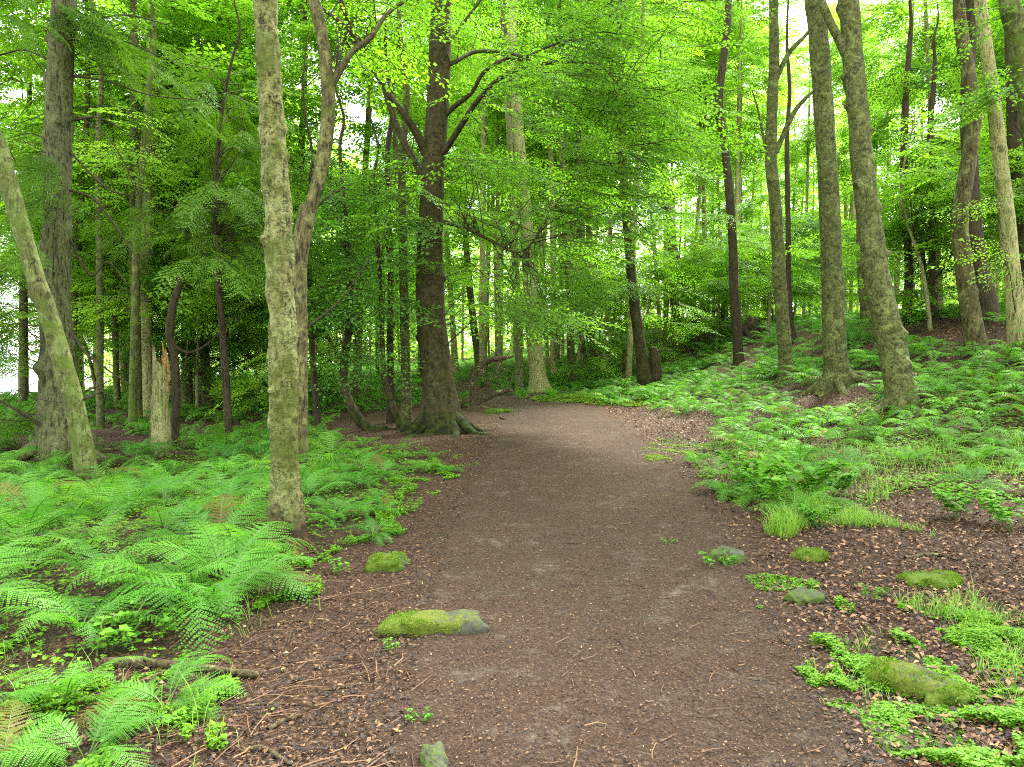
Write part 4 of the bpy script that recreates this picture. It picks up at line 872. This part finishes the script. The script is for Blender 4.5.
stick([(655, 405, .05), (690, 400, .1), (720, 402)], .04, 'thin dark branch lying at the edge of the fern bank', forks=((1, .3, .2, .2, .5),), name='fallen_branch', cat='branch')
stick([(20, 478), (60, 476), (96, 480)], .03, 'pale rotting limb in the litter before the leaning mossy trunk')
stick([(755, 432), (790, 428), (822, 436)], .022, 'weathered bare stick lying between the path bed and the thickest trunk', forks=((1, .1, .15, .05, .6),))
stick([(940, 468), (985, 462), (1022, 470)], .025, 'short dead limb half hidden by ferns high on the bank')
stick([(500, 418), (508, 420), (524, 417)], .02, 'small grey stick at the far path edge beyond the beech roots')
stick([(345, 648), (372, 640), (398, 646)], .005, 'hair-thin twig beside the long mossy stone')
stick([(268, 628), (300, 622), (326, 630)], .008, 'thin curved twig at the fern edge below the birch')
# the tangled fallen top by the path bend
def tangle():
    g = ground_at(480, 408); root = empty('fallen_branch', g, 'tangled arching dead branch heap just past the beech roots', 'branch'); rg = np.random.default_rng(5)
    def px(p): return at(p[0], p[1], g.y + (p[3] if len(p) > 3 else 0)) - np.array(g)
    main = [[(473, 408, 10), (474, 392, 9), (473, 378, 8), (478, 368, 7), (490, 360, 6), (505, 358, 4), (514, 356, 2)], [(474, 404, 7), (486, 398, 6), (500, 392, 5), (512, 390, 3)], [(462, 404, 6), (452, 398, 5), (446, 404, 3)], [(465, 412, 8, -.3), (480, 409, 8, -.3), (492, 410, 5, -.3)]]
    for i, m in enumerate(main):
        P = np.array([px(p) for p in m]); r = np.array([p[2] / 2 * g.y / F for p in m]); v, q = tube(P, r, 10, .06, .12, 6, seed=i)
        link_mesh('bough', mesh_vq('bough', v, q, [M['dead_wood']]), root)
    pr = []
    for k in range(70):
        t = rg.random(); a = px((468 + 40 * t + rg.normal(0, 4), 392 - 34 * t + rg.normal(0, 8), 0, rg.normal(0, .4))); l = rg.uniform(.3, .9); d = np.array([rg.normal(-.2, .7), rg.normal(0, .5), rg.normal(.1, .5)]); d /= np.linalg.norm(d)
        m = a + d * l * .5 + [0, 0, .08]; b = a + d * l + [0, 0, -.05]; b[2] = max(b[2], .02); m[2] = max(m[2], .05); pr.append(tube([a, m, b], [.012, .008, .003], 5, .1, .1, 5, seed=k))
    v, q = join_data(pr); link_mesh('twigs', mesh_vq('twigs', v, q, [M['dead_wood']]), root)
tangle()
# beech surface roots
g0 = TREES['beech_tree5'][1]; root0 = TREES['beech_tree5'][0]
for i, (a, l, r) in enumerate([(-65, .72, .13), (-100, .62, .11), (-20, .95, .12), (10, .9, .11), (-150, .75, .12), (-42, .68, .09), (170, .75, .11), (60, .8, .11), (-5, .7, .07), (-125, .6, .08)]):
    a = R(a); P, rr = [], []
    for t in (0.22, .42, .65, .85, 1.0, 1.25):
        x = math.cos(a + .25 * math.sin(t * 3 + i)) * l * t; y = math.sin(a + .25 * math.sin(t * 3 + i)) * l * t
        P.append((x, y, float(height(g0.x + x, g0.y + y)) - g0.z + max(0, .42 * (1 - t * 1.25)) + r * (.45 - .8 * t * .75))); rr.append(r * (1.1 - .6 * t))
    v, q = tube(P, rr, 14, .04, .1, 6, seed=60 + i); link_mesh('root', mesh_vq('root', v, q, [M['beech']]), root0)
# wooden post
def post():
    g = ground_at(626, 383); root = empty('wooden_post', g, 'short dark square wooden marker post in the ferns beside the path', 'post'); k = g.y / F
    for nm, z0, z1, w, mt in (('shaft', -.2, 31 * k - .03, 5.6 * k / 2, 'brown_bark'), ('cap', 31 * k - .03, 31 * k, 5.9 * k / 2, 'dark_bark')):
        rg = [(-w, -w), (w, -w), (w, w), (-w, w)]; P = []
        for z, s in ((z0, 0), (z0, 1), (z1 - .012, 1), (z1, .85), (z1, 0)): P.append([(x * s, y * s, z) for x, y in rg])
        me = mesh_grid(nm, np.array(P), [M[mt]], wrap=True, smooth=False); o = link_mesh(nm, me, root); o.rotation_euler = (0, 0, .3)
    BLOCK.append((g.x, g.y, .15))
post()
# upturned dark root plate on the far slope
def root_plate():
    g = ground_at(750, 343); root = empty('uprooted_stump', g, 'dark upturned root plate of a fallen tree far up the slope', 'tree stump'); k = g.y / F; rg = np.random.default_rng(9)
    n = 26; u = np.linspace(.01, math.pi - .01, n); v = np.linspace(0, 2 * math.pi, 36, endpoint=False); D = np.stack([np.sin(u)[:, None] * np.cos(v)[None], np.sin(u)[:, None] * np.sin(v)[None], np.cos(u)[:, None] * np.ones(36)[None]], -1)
    P = D * np.array([9 * k, .35, 13 * k]) * (1 + .7 * fbm(D * 2.2, 4, 3))[..., None] + np.array([0, 0, 12 * k]); link_mesh('earth_mass', mesh_grid('earth_mass', P, [M['dark_bark']], wrap=True), root)
    for i in range(9):
        a = rg.uniform(0, 6.28); d = np.array([math.cos(a), -.3, math.sin(a) * .9]); s = np.array([0, 0, 12 * k]) + d * 6 * k
        v_, q_ = tube([s, s + d * 6 * k, s + d * 10 * k + rg.normal(0, .05, 3)], [.06, .04, .01], 7, .08, .15, 5, seed=i); link_mesh('root', mesh_vq('root', v_, q_, [M['dead_wood']]), root)
root_plate()

# ------------------------------------------------------------------ plants
def clear(p, extra=0.0): return all((p[0] - b[0]) ** 2 + (p[1] - b[1]) ** 2 > (b[2] + extra) ** 2 for b in BLOCK)
rg = np.random.default_rng(21)
def gap(x, y, px, py):   # brown gaps in the fern beds
    return np.clip(.5 + 2.6 * fbm(np.stack([x * .7, y * .7, 0 * x], -1), 3, 44) + .25, 0, 1)
fl = scatter(['fern_left'], 1500, rg, 4, 15, (-12, 1)); fl = [p for p in fl if clear(p, .12)]
fl = spread(fl, lambda p: .19 + .008 * p[1]); flx = fl[150:]; fl = fl[:150]
for p in fl: place_fern(p, 'big' if rng.random() < .85 else 'mid', rng.uniform(.72, 1.16) * (.64 if p[3] > 230 else 1), 'arching green fern in the dense bed around the birch', 'ferns in the bed around the birch')
fm = [p for p in scatter(['fern_mid'], 500, rg, 5, 14, (-4, 0)) if clear(p, .05)]
for p in spread(fm, lambda p: .30)[:26]: place_fern(p, 'big', rng.uniform(.32, .5), 'small pale fern between the birch and the great beech beside the path', 'small ferns between birch and beech')
fc = [p for p in scatter(['fern_corner'], 160, rg, 2.1, 4.5, (-4, 0)) if clear(p, .1)]
for p in spread(fc, lambda p: .26)[:18]: place_fern(p, 'big', rng.uniform(.45, .62), 'low fern spreading below the decaying log', 'ferns below the decaying log')
fr = [p for p in scatter(['fern_right'], 2600, rg, 5, 26, (1.5, 20), gap) if clear(p, .15)]
fr = sorted(spread(fr, lambda p: .33 + .010 * p[1]), key=lambda p: p[1])
for p in fr[:92]: place_fern(p, 'mid' if rng.random() < .6 else 'big', rng.uniform(.5, .85), 'fern growing on the bank below and among the mossy trunks', 'ferns on the bank')
ff = [p for p in scatter(['fern_far'], 700, rg, 16, 44, (-6, 16)) if clear(p, .2)]
ff = sorted(spread(ff, lambda p: .9), key=lambda p: p[1])
for p in ff[:18]: place_fern(p, 'mid', rng.uniform(.9, 1.15), 'pale green fern across the path bend beneath the pale trunks', 'ferns across the path bend')
# further ferns read as a mass
def fern_mass():
    rg = np.random.default_rng(31); V, Mi, Rn = [], [], []
    kinds = [fern_data(np.random.default_rng(500 + i), nf=6, L=.62, detail=1, pairs=10) for i in range(4)]
    n = 9000; y = np.sqrt(rg.uniform(9 ** 2, 75 ** 2, n)); a = rg.uniform(-.85, .95, n); x = y * a
    near = rg.uniform(0, 1, n) < 1; ok = path_t(x, y) > 1.35
    z = height(x, y); px, py = project(x, y, z)
    bare = inpoly(px, py, [(40, 440), (170, 436), (175, 470), (60, 474)]) | inpoly(px, py, [(640, 400), (740, 415), (735, 455), (700, 470), (600, 500), (560, 420)]) | inpoly(px, py, [(860, 330), (980, 318), (990, 340), (880, 350)])
    ok &= ~bare; ok &= ~((a < -.3) & (y < 12.5)); ok &= ~((a > -.25) & (a < .28) & (y < 19)); ok &= ~((x < 6) & (x > 0) & (y < 17)); ok &= z > -3.8
    ok &= rg.random(n) < np.where(y < 30, 1, .75)
    idx = np.where(ok)[0]
    for i in idx:
        if not clear((x[i], y[i]), .1): continue
        q, mi, r = kinds[rg.integers(0, 4)]; s = rg.uniform(.8, 1.25) * (1 if y[i] < 18 else 1.15)
        V.append(rotz(q, rg.uniform(0, 6.28)) * s + np.array([x[i], y[i], z[i] - .02])); Mi.append(mi); Rn.append(np.clip(r + rg.normal(0, .2), 0, 1))
    k2 = [fern_data(np.random.default_rng(520 + i), nf=7, L=.66, detail=1, pairs=15) for i in range(4)]
    k3 = [fern_data(np.random.default_rng(540 + i), nf=6, L=.66, detail=2, pairs=15) for i in range(3)]
    for p in flx[:110]:
        q, mi, r = k3[rg.integers(0, 3)]; V.append(rotz(q, rg.uniform(0, 6.28)) * rg.uniform(.7, 1.1) + p[:3]); Mi.append(mi); Rn.append(np.clip(r + rg.normal(0, .15), 0, .96))
    for p in fr[92:] + ff[18:]:
        q, mi, r = k2[rg.integers(0, 4)]; V.append(rotz(q, rg.uniform(0, 6.28)) * rg.uniform(.7, 1.1) + p[:3]); Mi.append(mi); Rn.append(np.clip(r + rg.normal(0, .2), 0, 1))
    V = np.concatenate(V); print('fern mass quads', len(V))
    tag(link_mesh('undergrowth', mesh_quads('undergrowth', V, [M['fern_cool'], M['stem']], np.concatenate(Mi), np.concatenate(Rn))), kind='stuff')
fern_mass()
# leafy shrubs at the edge of the right bed and small single plants
def leafy_plant(seed, h=.5, stems=9, n=9, ls=.09):
    rg = np.random.default_rng(seed); V, Mi = [], []
    for s in range(stems):
        a = rg.uniform(0, 6.28); o = np.array([rg.normal(0, .06), rg.normal(0, .06), 0]); d = np.array([math.cos(a) * .55, math.sin(a) * .55, 1]); pts = [o + d * h * t * rg.uniform(.9, 1.05) + np.array([0, 0, -h * .35 * t * t]) for t in np.linspace(0, 1, 5)]
        for k in range(4): V.append(stick_quads(pts[k], pts[k + 1], .004, .003)); Mi += [1] * 3
        P, D, Nn, L = [], [], [], []
        for j in range(n):
            t = .25 + .75 * j / n; f = t * 4; i = min(3, int(f)); p = pts[i] + (pts[i + 1] - pts[i]) * (f - i); b = rg.uniform(0, 6.28)
            for e in range(3): P.append(p); D.append([math.cos(b + (e - 1) * 1.1), math.sin(b + (e - 1) * 1.1), rg.uniform(-.2, .25)]); Nn.append([rg.normal(0, .25), rg.normal(0, .25), 1]); L.append(ls * rg.uniform(.6, 1.15))
        L = np.array(L); V.append(leaf_quads(np.array(P), np.array(D), np.array(Nn), L, L * .68)); Mi += [0] * len(L)
    V = np.concatenate(V); return mesh_quads('bramble', V, [M['fern_cool'], M['stem']], Mi, np.random.default_rng(seed).random(len(V)))
BR = [leafy_plant(600 + i, .55) for i in range(3)]; SM = [leafy_plant(640 + i, .22, 5, 5, .05) for i in range(3)]
for i, (b, s, lab) in enumerate([((772, 512), 1.15, 'leafy bramble clump at the corner of the path-side bed'), ((800, 505), 1.3, 'tall leafy bramble behind the grass tuft'), ((752, 492), 1.15, 'leafy bramble on the path edge nearest the dark conifer sprig'), ((835, 497), .8, 'broad-leaved bramble between grass tuft and bank ferns'), ((955, 520), .8, 'leafy bramble in the litter edge under the long pale log'), ((1005, 530), .9, 'leafy plant at the outer end of the long pale log'), ((815, 528), .6, 'low broad leaves overhanging the path-side grass tuft')]):
    g = ground_at(*b); o = link_mesh('bramble', BR[i % 3], None, g); o.scale = (s,) * 3; o.rotation_euler = (0, 0, i * 1.3); tag(o, lab, 'bramble')
for i, (b, s, lab) in enumerate([((716, 569), .8, 'small green plant tucked against the smooth grey stone'), ((113, 655), 1.2, 'broad leaf seedling beneath the big ferns'), ((140, 640), 1.3, 'broad leaf weed between ferns and log'), ((418, 724), .35, 'tiny green seedling alone in the bare litter'), ((340, 575), .7, 'small seedling at the edge of the litter below the birch'), ((292, 602), .9, 'low green weed at the fern edge below the birch foot'), ((668, 545), .4, 'tiny sprout on the trodden path side'), ((392, 652), .4, 'scrap of green sprout beneath the long mossy stone'), ((870, 600), .6, 'small sprout among litter above the clover')]):
    g = ground_at(*b); o = link_mesh('seedling', SM[i % 3], None, g); o.scale = (s,) * 3; o.rotation_euler = (0, 0, i * 2.1); tag(o, lab, 'seedling')
# small dark conifer sprig on the right
rgc = np.random.default_rng(3)
for b, s, lab, m_ in (((735, 455), .55, 'dark green young conifer seedling where the bed meets the path', 'needle'),):
    g = ground_at(*b); a, mi, r = bake_sprays(rgc.normal(0, .1, (14, 3)) * [1, 1, .6] + [0, 0, .16], rgc.uniform(0, 6.28, 14), rgc.uniform(-.3, .4, 14), rgc.normal(0, .2, 14), rgc.uniform(.35, .5, 14), 'conifer', rgc)
    tag(link_mesh('conifer_seedling', mesh_quads('conifer_seedling', a, [M[m_], M['twig']], mi, r), None, g), lab, 'seedling')

def cover(name, polys, n, mat, rg, size=(.014, .028), hgt=(.01, .06), dens=None, blades=False, ymax=14, xr=(-6, 8)):
    p = scatter(polys, n, rg, 1.6, ymax, xr, dens); n = len(p); pos = p[:, :3].copy()
    a = rg.uniform(0, 6.28, n)
    if blades:
        L = rg.uniform(*size, n) * np.clip(1 + 1.6 * fbm(pos * 2.5, 3, 8), .25, 1.7); d = np.stack([np.cos(a) * .45, np.sin(a) * .45, np.ones(n)], -1); d /= np.linalg.norm(d, axis=1)[:, None]
        s = np.stack([-np.sin(a), np.cos(a), 0 * a], -1) * .0016; mid = pos + d * L[:, None] * .6; tip = pos + d * L[:, None] + np.stack([np.cos(a), np.sin(a), -.5 * np.ones(n)], -1) * L[:, None] * .25
        V = np.concatenate([np.stack([pos - s, pos + s, mid + s, mid - s], 1), np.stack([mid - s, mid + s, tip + s * .2, tip - s * .2], 1)]); r = np.tile(rg.random(n), 2)
        return V, r
    bump_ = np.clip(.5 + fbm(pos * 4, 3, 12), .1, 1.2); pos[:, 2] += rg.uniform(*hgt, n) * bump_ * 1.3; V, r = [], rg.random(n)
    for e in range(3):
        b = a + e * 2.094; d = np.stack([np.cos(b), np.sin(b), rg.uniform(-.2, .25, n)], -1); L = rg.uniform(*size, n)
        V.append(leaf_quads(pos, d, rg.normal(0, .3, (n, 3)) + [0, 0, 1], L, L * .95, .05))
    return np.concatenate(V), np.tile(r, 3)
def patchy(th, f=1.6, seed=71):
    return lambda x, y, px, py: S((fbm(np.stack([x * f, y * f, 0 * x], -1), 4, seed) - th + .07) / .16)
V1, r1 = cover('c', ['cover_right'], 40000, 'cover', rg, (.007, .017), (.01, .06), lambda x, y, px, py: patchy(-.2, 2.6)(x, y, 0, 0) * patchy(-.16, 8, 33)(x, y, 0, 0), xr=(.8, 5), ymax=6)
V2, r2 = cover('c', ['cover_patch'], 2600, 'cover', rg, (.007, .015), (.005, .03), patchy(.08, 3), xr=(.8, 5), ymax=7)
V3, r3 = cover('c', ['cover_left'], 24000, 'cover', rg, (.009, .021), (.01, .08), lambda x, y, px, py: patchy(-.15, 2.2)(x, y, 0, 0) * patchy(-.12, 8, 33)(x, y, 0, 0), xr=(-5, .2), ymax=12)
V4, r4 = cover('c', ['fern_left'], 15000, 'cover', rg, (.012, .03), (.02, .14), None, xr=(-7, .2), ymax=12)
V5, r5 = cover('c', ['fern_right'], 20000, 'cover', rg, (.012, .032), (.01, .12), patchy(-.12), xr=(1.5, 9), ymax=13)
tag(link_mesh('ground_cover', mesh_quads('ground_cover', np.concatenate([V1, V2, V3, V4, V5]), [M['cover']], None, np.concatenate([r1, r2, r3, r4, r5]))), kind='stuff')
G = [cover('g', ['grass_right'], 3600, 'grass', rg, (.05, .19), blades=True, ymax=10, xr=(1, 6), dens=patchy(-.12, 3, 4)), cover('g', ['grass_edge'], 1300, 'grass', rg, (.05, .13), blades=True, ymax=7, xr=(1.5, 5), dens=patchy(-.15)),
     cover('g', ['cover_left'], 700, 'grass', rg, (.05, .14), blades=True, ymax=8, xr=(-4, 0), dens=patchy(.05, 2.5, 5)), cover('g', ['cover_patch', 'cover_right'], 1600, 'grass', rg, (.04, .10), blades=True, ymax=7, xr=(1, 4), dens=patchy(.0, 3, 9)),
     cover('g', ['fern_right'], 5000, 'grass', rg, (.10, .25), blades=True, ymax=13, xr=(1.5, 9), dens=patchy(.05, 1, 19))]
tag(link_mesh('grass', mesh_quads('grass', np.concatenate([g[0] for g in G]), [M['grass']], None, np.concatenate([g[1] for g in G]))), kind='stuff')
ms = [cover('m', [k], n, 'm', rg, (.008, .02), (.0, .05), xr=(-3, 6), ymax=26, dens=patchy(-.02, 3, 6)) for k, n in (('moss_mound', 5000), ('moss_left', 1800))] + [cover('m', ['strip_far'], 5000, 'm', rg, (.03, .07), (.0, .08), xr=(-4, 7), ymax=30)]
tag(link_mesh('moss', mesh_quads('moss', np.concatenate([g[0] for g in ms]), [M['moss_tuft']], None, np.concatenate([g[1] for g in ms]))), kind='stuff')

# ------------------------------------------------------------------ leaf litter: flakes, needles and twigs
def litter():
    rg = np.random.default_rng(88); n = 390000
    y = 1.7 + 14 * rg.random(n) ** 1.9; x = rg.uniform(-.94, .98, n) * (y + .5)
    t = path_t(x, y); keep = rg.random(n) < np.where(t < .45, .6, np.where(t < .8, .8, 1.0)); x, y, t = x[keep], y[keep], t[keep]; n = len(x)
    z = height(x, y) + .008 + np.where(t < .95, .008, 0) + rg.uniform(0, .008, n)
    a = rg.uniform(0, 6.28, n); d = np.stack([np.cos(a), np.sin(a), rg.normal(0, .22, n)], -1); nn = np.stack([rg.normal(0, .3, n), rg.normal(0, .3, n), np.ones(n)], -1)
    L = rg.uniform(.007, .024, n) * (1 + .05 * y) * np.where(t < .8, .72, 1.15); W = L * rg.choice([.12, .25, .6], n, p=[.4, .3, .3])
    V = leaf_quads(np.stack([x, y, z], -1), d, nn, L, W, .15); r = rg.random(n) * np.where(t < .8, .97, 1); r = np.where((r > .985) & (rg.random(n) < .75), .5, r)
    tag(link_mesh('leaf_litter', mesh_quads('leaf_litter', V, [M['litter']], None, r)), kind='stuff')
    n = 46000; y = 2 + 17 * rg.random(n) ** 1.4; x = rg.uniform(.12, 1.0, n) * (y + .3); t = path_t(x, y); k = t > rg.uniform(.85, 1.25, n); x, y = x[k], y[k]; n = len(x)
    a = rg.uniform(0, 6.28, n); L = rg.uniform(.018, .042, n) * (1 + .035 * y); V = leaf_quads(np.stack([x, y, height(x, y) + .012 + rg.uniform(0, .014, n)], -1), np.stack([np.cos(a), np.sin(a), rg.normal(0, .3, n)], -1), np.stack([rg.normal(0, .4, n), rg.normal(0, .4, n), np.ones(n)], -1), L, L * .55, .2)
    tag(link_mesh('fallen_leaves', mesh_quads('fallen_leaves', V, [M['litter_light']], None, rg.uniform(.35, .97, n))), kind='stuff')
    m = 1900; y = 1.8 + 9 * rg.random(m) ** 1.6; s = rg.random(m) < .68
    x = np.where(s, rg.uniform(-.55, -.12, m), rg.uniform(.05, .66, m)) * y; V = []
    for i in range(m):
        a = rg.uniform(0, 3.14); l = rg.uniform(.04, .22) * (1 if x[i] < 0 else .7); dx, dy = math.cos(a) * l / 2, math.sin(a) * l / 2; p = [(x[i] - dx, y[i] - dy), (x[i] + rg.normal(0, .01), y[i] + rg.normal(0, .01)), (x[i] + dx, y[i] + dy)]
        q = [np.array([u, w, float(height(u, w)) + .014 + rg.uniform(0, .012)]) for u, w in p]; rr = rg.uniform(.0012, .0035)
        V += [stick_quads(q[0], q[1], rr, rr), stick_quads(q[1], q[2], rr, rr * .6)]
    V = np.concatenate(V); tag(link_mesh('twig_litter', mesh_quads('twig_litter', V, [M['litter']], None, np.repeat(rg.choice([.3, .5, .7, .8, .93], m), 6))), kind='stuff')
litter()

# ------------------------------------------------------------------ sky, sun, camera, render settings
SUN_EL, SUN_AZ = 52, 35       # azimuth east of straight ahead
w = bpy.data.worlds.new('World'); sc.world = w; w.use_nodes = True; nt = w.node_tree; nt.nodes.clear()
sky = nd(nt, 'ShaderNodeTexSky'); sky.sky_type = 'NISHITA'; sky.sun_disc = False; sky.sun_elevation = R(SUN_EL); sky.sun_rotation = R(SUN_AZ); sky.air_density = 1.0; sky.dust_density = 1.5
tc = nd(nt, 'ShaderNodeTexCoord').outputs['Generated']
cl = rampf(nt, noise(nt, tc, 3.2, 6, .6, .3), .38, .56)
white = mixc(nt, 1.0, (8.0, 8.2, 8.5), (1, 1, 1), 'MULTIPLY')
colr = mixc(nt, mth(nt, 'ADD', mth(nt, 'MULTIPLY', cl, .5), .45), sky.outputs[0], white)
bg = nd(nt, 'ShaderNodeBackground', {'Color': colr, 'Strength': .115}); o = nd(nt, 'ShaderNodeOutputWorld'); nt.links.new(bg.outputs[0], o.inputs[0])
sd = bpy.data.lights.new('sun', 'SUN'); sd.energy = 2.8; sd.angle = R(11); sd.color = (1, .96, .88); so = bpy.data.objects.new('sun', sd); COL.objects.link(so)
az, el = R(SUN_AZ), R(SUN_EL); dv = Vector((math.sin(az) * math.cos(el), math.cos(az) * math.cos(el), math.sin(el))); so.rotation_euler = dv.to_track_quat('Z', 'Y').to_euler(); so.location = (0, 0, 40)
cd = bpy.data.cameras.new('camera'); cd.sensor_width = 36; cd.lens = F / 1024 * 36; cd.clip_end = 2000; cd.clip_start = .05
co = bpy.data.objects.new('camera', cd); COL.objects.link(co); co.location = (0, 0, CH); co.rotation_euler = (R(90) - PITCH, 0, 0); sc.camera = co
sc.view_settings.view_transform = 'Standard'; sc.view_settings.look = 'None'; sc.view_settings.gamma = 1; sc.view_settings.use_curve_mapping = False; sc.view_settings.exposure = 2.62
c = sc.cycles; c.max_bounces = 12; c.diffuse_bounces = 9; c.glossy_bounces = 2; c.transmission_bounces = 9; c.transparent_max_bounces = 4; c.use_denoising = False; c.denoiser = 'OPENIMAGEDENOISE'; c.use_adaptive_sampling = False; c.filter_width = 1.05
c.caustics_reflective = False; c.caustics_refractive = False; c.sample_clamp_indirect = 8
sc.render.use_persistent_data = False
